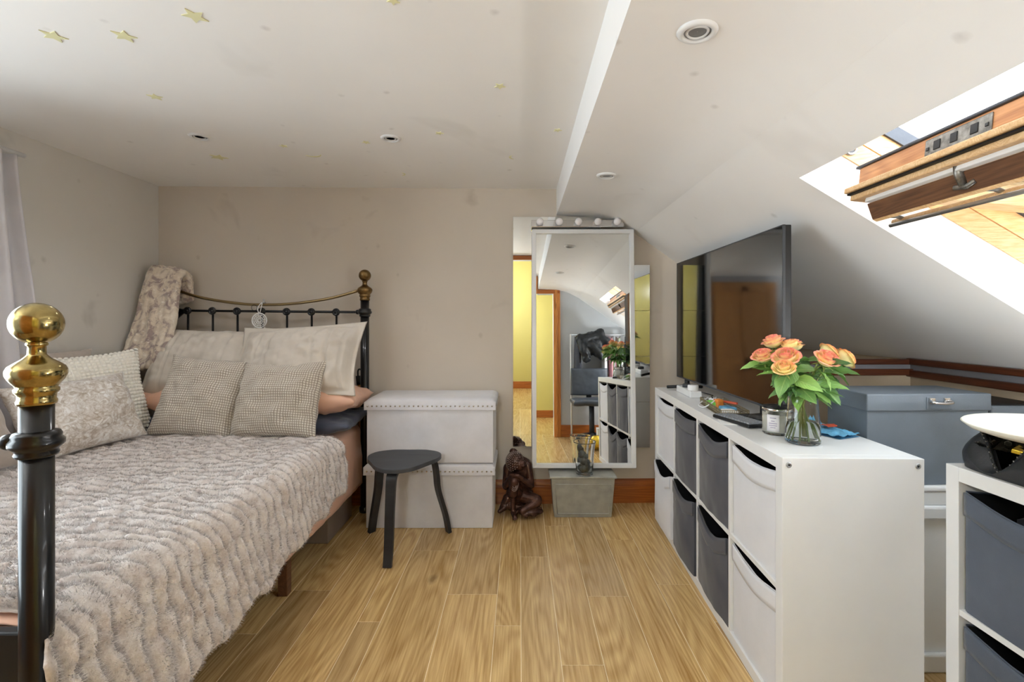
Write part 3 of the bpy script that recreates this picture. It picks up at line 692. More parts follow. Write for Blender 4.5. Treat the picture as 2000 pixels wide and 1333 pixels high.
# ------------------------------------------------------------------ faux fur throw
TZ = 0.556
def throw_point(d, v):
    """d: metres across the bed from the left edge; v 0..1 from the foot to the head side"""
    L1 = 1.105; R = 0.075; L2 = R*PI/2; x0 = -2.075
    yfar = 2.545 - 0.10*(d/1.5) - 0.20*max(0, (d-1.0)/0.7)**2
    y0_ = 0.982 - 0.085*min(1, max(0, (d-1.08)/0.12))
    y = y0_ + v*(yfar-y0_)
    if d < L1: return Vector((x0+d, y, TZ)), Vector((0, 0, 1))
    if d < L1+L2:
        a = (d-L1)/R
        return Vector((x0+L1+R*math.sin(a), y, TZ-R+R*math.cos(a))), Vector((math.sin(a), 0, math.cos(a)))
    q = d-L1-L2
    return Vector((x0+L1+R + 0.055*math.sin(min(1, q/0.3)*1.3), y, TZ-R-q*0.985)), Vector((0.98, 0, 0.18))
def ruche(d, y):
    """gathered rows of puffs: ridges run across the bed, pinched at uneven steps"""
    wx = 0.034*fbm(d*1.0, y*1.0, 3.3, 5, 2) + 0.012*math.sin(d*9+y*3) + 0.014*fbm(d, y, 7.7, 13, 2)
    t = (y+wx)/0.047
    row = math.floor(t); f = t-row
    ridge = math.sin(PI*f)**0.7
    ph = noise.noise(Vector((row*3.7, 0.5, 1.1)))*4
    L = 0.105
    s = (d+0.05*fbm(d, y, 9.1, 6, 2))/L + ph
    puff = abs(math.sin(PI*s))**0.5
    merge = 0.5+0.5*fbm(d, y, 21.0, 5, 2)
    return ridge*(0.55+0.45*puff)*(0.35+0.8*merge)
NXT, NYT = 300, 330
DT = 1.105+0.075*PI/2+0.245
Vt = np.zeros((NYT*NXT, 3)); Ut = []
rows_hem = []
for j in range(NYT):
    v = j/(NYT-1)
    for i in range(NXT):
        u = i/(NXT-1)
        hem = 0.02*fbm(0, v*3, 4, 3, 3) + 0.012*math.sin(v*40)
        d = u*(DT+hem - 0.02 + 0.035*(1-v) - 0.11*max(0, v-0.25)**1.3)
        p, n = throw_point(d, v)
        edge = min(1, (1-u)/0.015, v/0.012+0.25, (1-v)/0.012)
        big = 0.010*fbm(p.x, p.y, p.z, 3.0, 2)
        h = 0.002 + max(0, edge)**0.5*(0.028*ruche(d, p.y) + 0.004*fbm(p.x, p.y, p.z, 40, 2)) + max(0, big) 
        p = p + n*h
        Vt[j*NXT+i] = p
# the foot edge turns down a little over the mattress end
Ft = [(j*NXT+i, j*NXT+i+1, (j+1)*NXT+i+1, (j+1)*NXT+i) for j in range(NYT-1) for i in range(NXT-1)]
throw = meshobj('fur_throw', Vt, Ft, MT['fur'], None, True)
tag(throw, 'ruched pale taupe faux fur throw spread over the bed', 'throw')
md = throw.modifiers.new('t', 'SOLIDIFY'); md.thickness = 0.006; md.offset = -1
# pile: short fibres, coloured like the throw
rng = np.random.default_rng(5); NH = 170000
G = Vt.reshape(NYT, NXT, 3)
dx = np.gradient(G, axis=1); dy = np.gradient(G, axis=0); Nn = np.cross(dx, dy); Nn /= np.linalg.norm(Nn, axis=2, keepdims=True)+1e-9
# more fibres where the throw is near the foot end
jj = (rng.random(NH)**1.5*(NYT-2)).astype(int)+1; ii = (rng.random(NH)**0.8*(NXT-2)).astype(int)+1
fa = rng.random((NH, 1)); fb = rng.random((NH, 1))
P0 = G[jj, ii]*(1-fa)*(1-fb) + G[jj, np.minimum(ii+1, NXT-1)]*fa*(1-fb) + G[np.minimum(jj+1, NYT-1), ii]*(1-fa)*fb + G[np.minimum(jj+1, NYT-1), np.minimum(ii+1, NXT-1)]*fa*fb
N0 = Nn[jj, ii]
tang = rng.normal(size=(NH, 3)); tang -= (tang*N0).sum(1, keepdims=True)*N0; tang /= np.linalg.norm(tang, axis=1, keepdims=True)+1e-9
flow = np.array([0.6, -0.5, -0.35]); flow = flow - (N0*flow).sum(1, keepdims=True)*N0
dirv = N0*0.75 + tang*0.45 + flow*0.55; dirv /= np.linalg.norm(dirv, axis=1, keepdims=True)
Ln = rng.uniform(0.007, 0.015, (NH, 1)); side = np.cross(dirv, N0); side /= np.linalg.norm(side, axis=1, keepdims=True)+1e-9
wd = 0.00055
VV = np.stack([P0-side*wd, P0+side*wd, P0+dirv*Ln], axis=1).reshape(-1, 3)
me = bpy.data.meshes.new('fur_pile'); me.vertices.add(NH*3); me.vertices.foreach_set('co', VV.astype(np.float32).ravel())
me.loops.add(NH*3); me.loops.foreach_set('vertex_index', np.arange(NH*3, dtype=np.int32)); me.polygons.add(NH)
me.polygons.foreach_set('loop_start', np.arange(0, NH*3, 3, dtype=np.int32)); me.update(calc_edges=True)
me.polygons.foreach_set('use_smooth', [True]*NH)
me.normals_split_custom_set_from_vertices(np.repeat(N0, 3, axis=0).tolist())
pile = finish('fur_pile', me, MT['fur'], throw); pile['kind'] = 'stuff'

# ------------------------------------------------------------------ pillows and cushions
G1 = 'pillows stacked flat on the mattress'
def flat(name, x, y, z, w, d, t, m, seed, label, rz=0, wr=0.014):
    o = pillow(name, w, d, t, m, seed, wr=wr, loc=(x, y, z+t/2), rot=(PI/2*-1, 0, rz), pinch=0.05, plump=0.36)
    return tag(o, label, 'pillow', G1)
flat('pillow', -1.175, 2.505, 0.548, 0.58, 0.40, 0.11, MT['slate'], 3, 'slate blue pillow lying under the peach pillow next to the studded boxes')
flat('pillow', -1.79, 2.52, 0.548, 0.58, 0.38, 0.11, MT['slate'], 8, 'slate blue pillow lying at the wall end, under the other peach pillow')
flat('pillow', -1.165, 2.525, 0.640, 0.60, 0.385, 0.16, MT['peach'], 12, 'peach pillow lying flat next to the studded boxes', 0.03, 0.026)
flat('pillow', -1.80, 2.54, 0.640, 0.58, 0.37, 0.15, MT['peach'], 17, 'peach pillow lying flat at the side-wall end of the bed', -0.03, 0.024)
LEAN = -0.55
o = pillow('pillow', 0.62, 0.42, 0.23, MT['linen'], 21, n=64, tuck=4, loc=(-1.765, 2.645, 0.735), rot=(LEAN, 0.05, 0.10), wr=0.020, pinch=0.06)
tag(o, 'greige pintucked pillow leaning on the headboard beside the fleece blanket', 'pillow')
o = pillow('pillow', 0.73, 0.45, 0.25, MT['linen'], 27, n=74, tuck=4.5, flange=0.030, loc=(-1.225, 2.565, 0.738), rot=(LEAN+0.05, -0.05, -0.06), wr=0.024, pinch=0.08)
tag(o, 'greige pintucked pillow with flanged edge leaning by the brass-topped head post', 'pillow')
def cushion(x, y, z, w, h, t, m, seed, rot, label, cat='cushion', group=None, wr=0.012, n=48, pinch=0.08):
    o = pillow('cushion', w, h, t, m, seed, n=n, wr=wr, pinch=pinch, loc=(x, y, z), rot=rot)
    return tag(o, label, cat, group)
cushion(-1.450, 2.475, 0.556, 0.38, 0.41, 0.09, MT['waffle'], 31, (-0.42, 0.06, 0.0), 'cream waffle cushion mostly hidden behind the two waffle cushions')
cushion(-1.660, 2.435, 0.560, 0.43, 0.43, 0.20, MT['waffle'], 33, (-0.44, 0.10, 0.10), 'cream waffle cushion standing nearer the ivory bobble cushion', wr=0.026)
cushion(-1.240, 2.415, 0.560, 0.45, 0.41, 0.21, MT['waffle'], 38, (-0.42, -0.03, -0.06), 'cream waffle cushion standing nearer the studded boxes', wr=0.026)
# along the side wall: facing into the room
def wallrot(lean, yaw, roll=0.0):
    return (Matrix.Rotation(PI/2+yaw, 3, 'Z') @ Matrix.Rotation(lean, 3, 'X') @ Matrix.Rotation(roll, 3, 'Y')).to_euler()
cushion(-2.150, 2.23, 0.60, 0.44, 0.42, 0.10, MT['plain_velvet'], 41, wallrot(-0.06, 0.0, 0.03), 'grey velvet cushion against the wall behind the crushed velvet one')
cb = cushion(-2.020, 2.345, 0.578, 0.46, 0.42, 0.14, MT['bobble'], 44, wallrot(-0.22, -0.36, -0.05), 'ivory cushion covered in chenille bobbles at the wall corner')
cushion(-1.885, 2.140, 0.582, 0.50, 0.34, 0.17, MT['velvet'], 47, wallrot(-0.42, -0.22, -0.03), 'silvery crushed velvet cushion on the throw', wr=0.018)
cushion(-1.955, 1.68, 0.582, 0.46, 0.40, 0.16, MT['plain_velvet'], 52, wallrot(-0.34, 0.05, 0.0), 'plain taupe velvet cushion on the throw behind the foot post', wr=0.016)
# bobbles on the ivory cushion, too many to pick apart
me = cb.data; bmn = 17
co = [v.co.copy() for v in me.vertices]; no = [v.normal.copy() for v in me.vertices]
uvd = me.uv_layers[0].data; vuv = {}
for lp_ in me.loops: vuv[lp_.vertex_index] = uvd[lp_.index].uv.copy()
cells = {}
for k, uvv in vuv.items():
    if no[k].y > 0.25: continue
    cells.setdefault((round(uvv.x*22), round(uvv.y*24)), []).append(k)
V = []; F = []
for ks in cells.values():
    c = sum((co[k] for k in ks), Vector())/len(ks); n = sum((no[k] for k in ks), Vector()).normalized()
    b = len(V); t1 = n.orthogonal().normalized(); t2 = n.cross(t1)
    rr = 0.0108
    for lv, zz in ((1.0, 0.0), (0.85, 0.55), (0.45, 0.9)):
        for i in range(8):
            a = i*PI/4; V.append(c + t1*(rr*lv*math.cos(a)) + t2*(rr*lv*math.sin(a)) + n*(rr*zz))
    V.append(c+n*rr)
    for l in (0, 1):
        for i in range(8): F.append((b+l*8+i, b+l*8+(i+1) % 8, b+l*8+8+(i+1) % 8, b+l*8+8+i))
    for i in range(8): F.append((b+16+i, b+16+(i+1) % 8, b+24))
bb = meshobj('bobbles', V, F, MT['bobble'], cb, True); bb['kind'] = 'stuff'

# ------------------------------------------------------------------ fleece blanket over the covered head post
fp = []; rf_ = random.Random(8)
for k in range(7):
    f = k/6; xt = -2.178+0.165*f; xb = -2.200+0.215*f; w_ = rf_.uniform(-0.012, 0.012); zt = 1.462 - 0.030*max(0, f-0.6)*2 + rf_.uniform(-0.012, 0.008)
    P = bez([(xt+0.004, 2.955, 1.24+0.05*f), (xt, 2.945, zt-0.04), (xt, 2.905, zt), (xt-0.004, 2.862, zt-0.045), (xt*0.6+xb*0.4, 2.825+w_, 1.30), (xt*0.3+xb*0.7, 2.775-w_, 1.14), (xb, 2.715+w_, 0.97), (xb-0.004, 2.695, 0.90)], 3)
    for a_, b_ in zip(P[:-1], P[1:]): fp.append(('c', a_, b_, 0.021+0.004*(k % 2), 0.021+0.004*(k % 2)))
fb_ = blob('fleece_blanket', fp, 0.0055, MT['fleece'], None, sm=2)
for v in fb_.data.vertices:
    v.co += v.normal*0.006*fbm(v.co.x, v.co.y, v.co.z, 16, 3)
    v.co.x = max(v.co.x, XL+0.004)
tag(fb_, 'patterned beige fleece blanket hung over the head post', 'blanket')

# dream catcher on the brass rail
dc = thing('dream_catcher', 'white round dream catcher with feathers hanging from the brass rail', 'ornament', (-1.556, 2.895, 1.155))
def ring(name, R, r, mat, parent, n=32, loc=None):
    P = [(R*math.cos(2*PI*i/n), 0, R*math.sin(2*PI*i/n)) for i in range(n+1)]
    return tube(name, P, r, mat, parent, 8, loc=loc)
wm = MT['paper']
ring('hoop', 0.043, 0.0035, wm, dc)
V = []; F = []
for R_ in (0.012, 0.022, 0.033): tube_geo([(R_*math.cos(2*PI*i/24), 0, R_*math.sin(2*PI*i/24)) for i in range(25)], 0.0022, 5, V, F)
for i in range(12):
    a = i*PI/6; tube_geo([(0.006*math.cos(a), 0, 0.006*math.sin(a)), (0.043*math.cos(a+0.2), 0, 0.043*math.sin(a+0.2))], 0.0013, 5, V, F)
meshobj('crochet_web', V, F, wm, dc, True)
tube('cord', bez([(-0.004, 0, 0.043), (-0.010, 0.0, 0.075), (0.004, 0.02, 0.107), (0.012, 0.002, 0.085), (0.002, 0, 0.043)], 6), 0.0022, wm, dc, 6)
for x_, l_ in ((-0.028, 0.085), (0.0, 0.06), (0.030, 0.085)):
    V, F, U = grid(5, 9, lambda u, v: (x_+(u-0.5)*0.022*math.sin(PI*min(1, v*0.9+0.1)), 0.003*math.cos(u*6)+0.004*v, -0.042-v*l_))
    f_ = meshobj('feather', V, F, wm, dc, True); m_ = f_.modifiers.new('t', 'SOLIDIFY'); m_.thickness = 0.0015
# black ring with strap on the rail
o = thing('key_ring', 'black wire ring hooked on the brass rail beside the dream catcher', 'ring', (-1.592, 2.905, 1.232))
ring('wire_loop', 0.017, 0.0014, MT['black_metal'], o)
# umbrella hooked behind the pillow
um = thing('umbrella', 'folded umbrella with black hook and wooden shaft behind the pillows', 'umbrella', (-0.985, 2.975, 0.0))
tube('shaft', [(0.01, 0, 0.15), (0, 0, 0.76)], 0.012, MT['handle_wood'], um, 12)
tube('collar', [(-0.003, 0, 0.76), (-0.008, 0, 0.815)], 0.014, MT['black_plastic'], um, 12)
tube('hook', bez([(-0.008, 0, 0.815), (-0.008, 0, 0.845), (0.0, 0, 0.856), (0.012, 0, 0.850)], 6), 0.005, MT['black_plastic'], um, 8)

# curtain by the side window
def cur_fn(u, v):
    z = 1.86 - v*1.26
    sp_ = 1.0 + 0.0*v
    y = 1.70 + u*(0.36 + 0.13*min(1, v*1.3)**1.3)
    x = -2.165 + 0.030*math.sin(u*26+v*1.5) + 0.010*math.sin(u*55+2)
    return (x, y, z)
V, F, U = grid(90, 30, cur_fn)
cu = meshobj('curtain', V, F, MT['curtain'], None, True); tag(cu, 'pale mauve curtain hanging at the side window', 'curtain')
md = cu.modifiers.new('t', 'SOLIDIFY'); md.thickness = 0.003
rod = thing('curtain_rod', 'thin white curtain rod on the side wall above the window', 'rod', (-2.17, 0.2, 1.875))
tube('pole', [(0, 0, 0), (0, 1.92, 0)], 0.010, MT['white_gloss'], rod, 12)
for yy in (0.05, 1.85): tube('bracket', [(0, yy, 0), (-0.078, yy, 0)], 0.008, MT['white_gloss'], rod, 8)

# ------------------------------------------------------------------ studded storage boxes
def ottoman(z, dx, label, dark=0):
    t = thing('storage_ottoman', label, 'storage box', (-0.502+dx, 2.862, z), (0, 0, 0.0), 'studded storage boxes')
    w, d, h = 0.715, 0.345, 0.362
    bm = bmesh.new(); bbox(bm, -w/2+0.006, w/2-0.006, -d/2, d/2, 0.0, h-0.066, 0.004)
    bmobj('body', bm, MT['ottoman'], t)
    # padded lid
    def lid(u, v):
        x = (u-0.5)*(w+0.014); y = (v-0.5)*(d+0.016)
        e = min(1, min(u, 1-u)*w/0.03, min(v, 1-v)*d/0.03)
        return (x, y, h-0.022 + 0.020*max(0, e)**0.5 + 0.002*fbm(x, y, z, 8, 2))
    V, F, U = grid(46, 28, lid); n0 = len(V)
    nx, ny = 46, 28
    per = [i for i in range(nx)] + [j*nx+nx-1 for j in range(1, ny)] + [(ny-1)*nx+i for i in range(nx-2, -1, -1)] + [j*nx for j in range(ny-2, 0, -1)]
    low = []
    for k in per:
        p = V[k]; V.append((p[0], p[1], h-0.066)); low.append(len(V)-1)
    m = len(per)
    for i in range(m): F.append((per[(i+1) % m], per[i], low[i], low[(i+1) % m]))
    F.append(tuple(low))
    meshobj('lid', V, F, MT['ottoman'], t, True).modifiers.new('e', 'EDGE_SPLIT').split_angle = 0.9
    st = None
    for side in ('f', 'r', 'l'):
        n = 28 if side == 'f' else 13
        for k in range(n):
            q = (k+0.5)/n
            if side == 'f': p = ((q-0.5)*w, -d/2-0.008, h-0.044); r = (PI/2, 0, 0)
            elif side == 'r': p = (w/2+0.007, (q-0.5)*d, h-0.044); r = (0, PI/2, 0)
            else: p = (-w/2-0.007, (q-0.5)*d, h-0.044); r = (0, -PI/2, 0)
            if st is None: st = lathe('stud', [(0.0055, -0.001), (0.005, 0.0015), (0.003, 0.003), (0.0005, 0.0036)], MT['stud'], t, 8, loc=p, rot=r)
            else:
                c = st.copy(); COL.objects.link(c); c.parent = t; c.location = p; c.rotation_euler = r
    return t
ottoman(0.0, 0.0, 'pale grey suede storage box with silver studs, on the floor behind the stool')
ottoman(0.362, 0.004, 'pale grey suede storage box with silver studs, stacked on top of the other')

# ------------------------------------------------------------------ three-legged stool
stl = thing('stool', 'black three-legged bentwood stool with rounded triangular seat', 'stool', (-0.602, 2.49, 0))
pts = []
C3 = [(-0.165, 0.075), (0.180, 0.090), (-0.01, -0.185)]
n_ = 48
for i in range(n_):
    a = 2*PI*i/n_
    r = 0.178 + 0.022*math.cos(3*(a+PI/2)) 
    pts.append((r*math.cos(a)*1.02, r*math.sin(a)*1.02))
prism('seat', pts, 'Z', 0.428, 0.448, MT['stool_top'], stl, bev=0.003)
for (fx, fy), a in (((-0.205, 0.150), math.radians(150)), ((0.215, 0.150), math.radians(30)), ((-0.014, -0.233), math.radians(-92))):
    c, s = math.cos(a), math.sin(a); rf = math.hypot(fx, fy)
    fa = math.atan2(fy, fx)
    path = [(0.060, 0.4225), (0.115, 0.4225), (0.150, 0.418), (0.172, 0.402), (0.182, 0.375), (0.190, 0.32), (0.200, 0.24), (rf-0.02, 0.10), (rf, 0.002)]
    pp = bez([(q[0], 0, q[1]) for q in path], 5)
    V = []; F = []; th = 0.0095
    for k, p in enumerate(pp):
        tq = (pp[min(k+1, len(pp)-1)]-pp[max(k-1, 0)]).normalized(); nq = Vector((tq.z, 0, -tq.x))
        w = 0.027 - 0.007*(k/len(pp))
        for sx, sy in ((1, -1), (1, 1), (-1, 1), (-1, -1)):
            q = p + nq*(th*sx); q.y = w*sy; V.append(Vector((q.x*math.cos(fa)-q.y*math.sin(fa), q.x*math.sin(fa)+q.y*math.cos(fa), max(q.z, 0.0))))
    for k in range(len(pp)-1):
        for i in range(4): F.append((k*4+i, k*4+(i+1) % 4, k*4+4+(i+1) % 4, k*4+4+i))
    F.append((3, 2, 1, 0)); b4 = (len(pp)-1)*4; F.append((b4, b4+1, b4+2, b4+3))
    meshobj('leg', V, F, MT['stool'], stl)

# ------------------------------------------------------------------ resting figure statue
sx = 0.000362
def Z(px, py, y=0.0): return ((px-450)*sx, y, (1150-py)*sx)
parts = [
 ('e', Z(375, 315, -0.035), (0.052, 0.056, 0.058), (0.3, 0.5, 0)),           # head
 ('e', Z(455, 350, -0.065), (0.030, 0.026, 0.042), (0.2, 0.9, 0)),           # face
 ('c', Z(340, 175, 0.0), Z(370, 190, 0.0), 0.022, 0.02),                     # hair bun
 ('c', Z(500, 345, -0.090), Z(510, 330, -0.092), 0.008, 0.010),              # nose
 ('e', Z(440, 560, 0.02), (0.078, 0.055, 0.115), (0.15, 0.05, 0)),           # torso
 ('e', Z(430, 400, 0.015), (0.080, 0.045, 0.050)),                           # shoulders
 ('e', Z(450, 900, 0.02), (0.085, 0.070, 0.070)),                            # hips
 ('c', Z(585, 400, 0.0), Z(635, 700, -0.030), 0.027, 0.021),                 # upper arm
 ('c', Z(635, 700, -0.032), Z(430, 520, -0.085), 0.021, 0.015),              # forearm
 ('c', Z(255, 440, 0.0), Z(225, 720, -0.025), 0.028, 0.023),
 ('c', Z(225, 720, -0.028), Z(320, 500, -0.080), 0.021, 0.015),
 ('e', Z(385, 485, -0.092), (0.036, 0.020, 0.013), (0, 0.15, 0)),            # stacked hands
 ('c', Z(430, 470, -0.100), Z(510, 520, -0.098), 0.007, 0.005), ('c', Z(430, 485, -0.102), Z(500, 535, -0.100), 0.007, 0.005),
 ('c', Z(420, 500, -0.103), Z(485, 545, -0.101), 0.007, 0.005), ('c', Z(360, 470, -0.105), Z(330, 500, -0.105), 0.008, 0.006),
 ('c', Z(420, 900, -0.010), Z(360, 590, -0.080), 0.044, 0.030),              # raised thigh
 ('c', Z(360, 590, -0.082), Z(340, 800, -0.075), 0.028, 0.027),              # knee and trouser cuff
 ('c', Z(340, 800, -0.075), Z(345, 1080, -0.078), 0.017, 0.014),             # shin
 ('c', Z(348, 1095, -0.080), Z(372, 1125, -0.125), 0.017, 0.013),            # foot
 ('c', Z(350, 1130, -0.130), Z(348, 1135, -0.142), 0.006, 0.005), ('c', Z(366, 1130, -0.132), Z(366, 1136, -0.146), 0.006, 0.005), ('c', Z(382, 1130, -0.130), Z(384, 1136, -0.144), 0.006, 0.005), ('c', Z(398, 1130, -0.126), Z(402, 1136, -0.138), 0.006, 0.005),
 ('c', Z(480, 900, -0.010), Z(720, 930, -0.045), 0.044, 0.034),              # folded thigh
 ('c', Z(725, 960, -0.050), Z(500, 1060, -0.090), 0.030, 0.022),             # folded shin
 ('e', Z(590, 1090, -0.060), (0.075, 0.050, 0.022)), ('e', Z(700, 1090, -0.055), (0.050, 0.040, 0.020), (0, 0.1, 0)),
 ('c', Z(770, 1075, -0.050), Z(760, 1110, -0.065), 0.016, 0.012), ('c', Z(650, 1105, -0.095), Z(690, 1120, -0.092), 0.014, 0.012), ('c', Z(520, 1110, -0.100), Z(560, 1125, -0.102), 0.013, 0.011),
 ('c', Z(250, 950, 0.0), Z(140, 1110, -0.020), 0.030, 0.013), ('c', Z(250, 1050, -0.01), Z(120, 1120, -0.04), 0.022, 0.012), ('c', Z(300, 1050, 0.0), Z(450, 1100, 0.0), 0.035, 0.035),
]
stt = thing('statue', 'dark bronze figure resting its head on a raised knee by the skirting', 'statue', (0.0, 2.90, 0.0))
body = blob('figure', parts, 0.0035, MT['bronze'], stt, sm=2)
zmin = min(v.co.z for v in body.data.vertices)
for v in body.data.vertices: v.co.z = (v.co.z-zmin)*1.0
# curled hair knobs on the crown and bands round the knee
V = []; F = []
hc = Vector(Z(375, 315, -0.035)); 
rr_ = random.Random(2)
for j in range(9):
    for i in range(20):
        th = 0.25+j*0.19; ph = i*2*PI/20 + (j % 2)*0.15
        d = Vector((math.sin(th)*math.cos(ph), math.sin(th)*math.sin(ph), math.cos(th)))
        d = Euler((0.15, -0.75, 0)).to_matrix() @ d
        if d.x > 0.55: continue
        p = hc + Vector((d.x*0.054, d.y*0.058, d.z*0.060)); p.z -= zmin
        b = len(V); n = d; t1 = n.orthogonal().normalized(); t2 = n.cross(t1); r = 0.0042
        for k in range(6): V.append(p + t1*(r*math.cos(k*PI/3)) + t2*(r*math.sin(k*PI/3)))
        for k in range(6): V.append(p + t1*(r*0.6*math.cos(k*PI/3)) + t2*(r*0.6*math.sin(k*PI/3)) + n*r*0.7)
        V.append(p+n*r)
        for k in range(6): F.append((b+k, b+(k+1) % 6, b+6+(k+1) % 6, b+6+k)); F.append((b+6+k, b+6+(k+1) % 6, b+12))
MT['bronze_worn_highlight'] = mk('worn_highlight_bronze', '#94817A', 0.28, 0.6, var=0.2, vs=60)  # lighter worn bronze, with the highlights on curls and bands put into its colour
hk = meshobj('hair_curls', V, F, MT['bronze_worn_highlight'], stt, True); hk['kind'] = 'stuff'
for k, (w_, h_) in enumerate(((0.013, 0.026), (0.019, 0.037), (0.024, 0.046))):
    P = []
    for i in range(17):
        a = PI*i/16 + PI
        P.append((Z(365, 600)[0]+w_*math.cos(a)*1.0, -0.108-0.003*(2-k) + 0.018*(abs(math.cos(a))**2), Z(365, 600)[2]-zmin+h_*math.sin(a)))
    tube('knee_band', P, 0.0024, MT['bronze_worn_highlight'], stt, 6)

# ------------------------------------------------------------------ galvanised box and glass vase
gb = thing('metal_box', 'galvanised metal box with flat lid on the floor below the tall mirror', 'box', (0.371, 2.905, 0))
def frustum(name, w0, d0, w1, d1, z0, z1, mat, parent, bev=0.003):
    bm = bmesh.new()
    vs = [bm.verts.new(p) for p in ((-w0/2, -d0/2, z0), (w0/2, -d0/2, z0), (w0/2, d0/2, z0), (-w0/2, d0/2, z0), (-w1/2, -d1/2, z1), (w1/2, -d1/2, z1), (w1/2, d1/2, z1), (-w1/2, d1/2, z1))]
    for f in ((3, 2, 1, 0), (4, 5, 6, 7), (0, 1, 5, 4), (1, 2, 6, 5), (2, 3, 7, 6), (3, 0, 4, 7)): bm.faces.new([vs[i] for i in f])
    if bev: bmesh.ops.bevel(bm, geom=list(bm.edges), offset=bev, segments=2, affect='EDGES')
    return bmobj(name, bm, mat, parent)
frustum('body', 0.335, 0.135, 0.372, 0.150, 0, 0.232, MT['galv'], gb)
box('lid', -0.196, 0.196, -0.088, 0.080, 0.232, 0.244, MT['galv'], gb, bev=0.003)
tube('pressed_bead', [(-0.150, -0.0700, 0.022), (0.150, -0.0700, 0.022), (0.163, -0.0755, 0.195), (-0.163, -0.0755, 0.195), (-0.150, -0.0700, 0.022)], 0.0022, MT['galv'], gb, 6)
def glass_shell(name, outer, th, mat, parent, n=40):
    prof = [(0.001, outer[0][1])] + list(outer) + [(max(0.001, r-th), z) for r, z in reversed(outer) if z > outer[0][1]+th*2.2] + [(max(0.001, outer[0][0]-th*1.5), outer[0][1]+th*2.2), (0.001, outer[0][1]+th*2.2)]
    return lathe(name, prof, mat, parent, n)
gv = thing('glass_vase', 'flared clear glass vase holding dark stones on the metal box', 'vase', (0.383, 2.862, 0.2442))
glass_shell('glass', [(0.044, 0.0), (0.050, 0.006), (0.051, 0.03), (0.053, 0.08), (0.057, 0.14), (0.066, 0.192), (0.067, 0.197)], 0.0035, MT['glass'], gv)
rr_ = random.Random(4)
for k, (x, y, z, r) in enumerate(((-0.014, -0.006, 0.040, 0.030), (0.016, 0.008, 0.042, 0.028), (-0.006, 0.0, 0.080, 0.027), (0.014, -0.010, 0.072, 0.022), (-0.016, 0.008, 0.118, 0.023), (0.004, 0.0, 0.108, 0.018))):
    bm = bmesh.new(); bmesh.ops.create_icosphere(bm, subdivisions=3, radius=r)
    for v in bm.verts: v.co *= 1+0.30*fbm(v.co.x+k, v.co.y, v.co.z, 35, 3)
    bmesh.ops.scale(bm, vec=(1, 0.9, 0.85), verts=bm.verts)
    o = bmobj('stone', bm, MT['stone'], None, True, loc=(0.383+x*0.8, 2.862+y*0.8, 0.2442+z), rot=(k, k*0.7, k*1.3))
    tag(o, 'dark grey rough stone inside the flared glass vase', 'stone', 'stones in the glass vase')

# ------------------------------------------------------------------ mirrors and bulb strip
pm = thing('wall_mirror', 'wide frameless mirror on the wall behind the tall framed mirror', 'mirror', (0.235, 3.058, 0.360))
box('mirror_plate', -0.277, 0.277, -0.003, 0.003, 0, 0.290*5, MT['mirror'], pm, bev=0.0006, seg=1)
pm2 = thing('tile_mirror', 'narrow stack of square mirror tiles beside the tall mirror', 'mirror', (0.690, 3.072, 0.348))
for k in range(4):
    o = box('mirror_tile', -0.135, 0.135, -0.003, 0.003, 0.0007, 0.2893, MT['mirror'], pm2, bev=0.0008, seg=1, loc=(0, 0, k*0.29), rot=(0.004*(k % 2)-0.002, 0, 0.0))
mm = thing('tall_mirror', 'tall white framed mirror leaning on the wall', 'mirror', (0.392, 2.947, 0.258), (-0.0440, 0, 0))
mw, mh, fw = 0.632, 1.464, 0.026
def frame_piece(poly, axis): pass
def mitre(name, a, b, c, d):
    """outer a,b inner c,d (x,z); frame face with inner step"""
    bm = bmesh.new(); V_ = []
    for y in (-0.012, 0.018):
        for p in (a, b, c, d): V_.append(bm.verts.new((p[0], y, p[1])))
    for f in ((0, 1, 2, 3), (4, 5, 6, 7), (0, 1, 5, 4), (1, 2, 6, 5), (2, 3, 7, 6), (3, 0, 4, 7)): bm.faces.new([V_[i] for i in f])
    bmesh.ops.bevel(bm, geom=list(bm.edges), offset=0.003, segments=2, affect='EDGES')
    return bmobj(name, bm, MT['white'], mm)
x0, x1 = -mw/2, mw/2
mitre('frame_side', (x0, 0), (x0, mh), (x0+fw, mh-fw), (x0+fw, fw)); mitre('frame_side', (x1, mh), (x1, 0), (x1-fw, fw), (x1-fw, mh-fw))
mitre('frame_rail', (x0, mh), (x1, mh), (x1-fw, mh-fw), (x0+fw, mh-fw)); mitre('frame_rail', (x1, 0), (x0, 0), (x0+fw, fw), (x1-fw, fw))
box('mirror_plate', x0+0.01, x1-0.01, 0.003, 0.008, 0.01, mh-0.01, MT['mirror'], mm, bev=0)
bs = thing('bulb_strip', 'chrome vanity light strip with five globe bulbs above the tall mirror', 'light', (0.357, 3.012, 1.757))
box('chrome_bar', -0.285, 0.285, -0.030, 0.030, -0.026, 0.018, MT['chrome'], bs, bev=0.003)
for k in range(5):
    x = -0.233+k*0.1175
    h_ = lathe('bulb_holder', [(0.012, 0), (0.013, 0.004), (0.012, 0.012)], MT['white'], bs, 20, loc=(x, -0.028, 0), rot=(PI/2, 0, 0))
    lathe('globe_bulb', [(0.009, 0.0), (0.012, 0.006)] + [(0.0225*math.sin(PI*(0.22+0.78*i/14)), 0.0255-0.0225*math.cos(PI*(0.22+0.78*i/14))) for i in range(14)] + [(0.0005, 0.048)], MT['bulb'], bs, 24, loc=(x, -0.040, 0), rot=(PI/2, 0, 0))

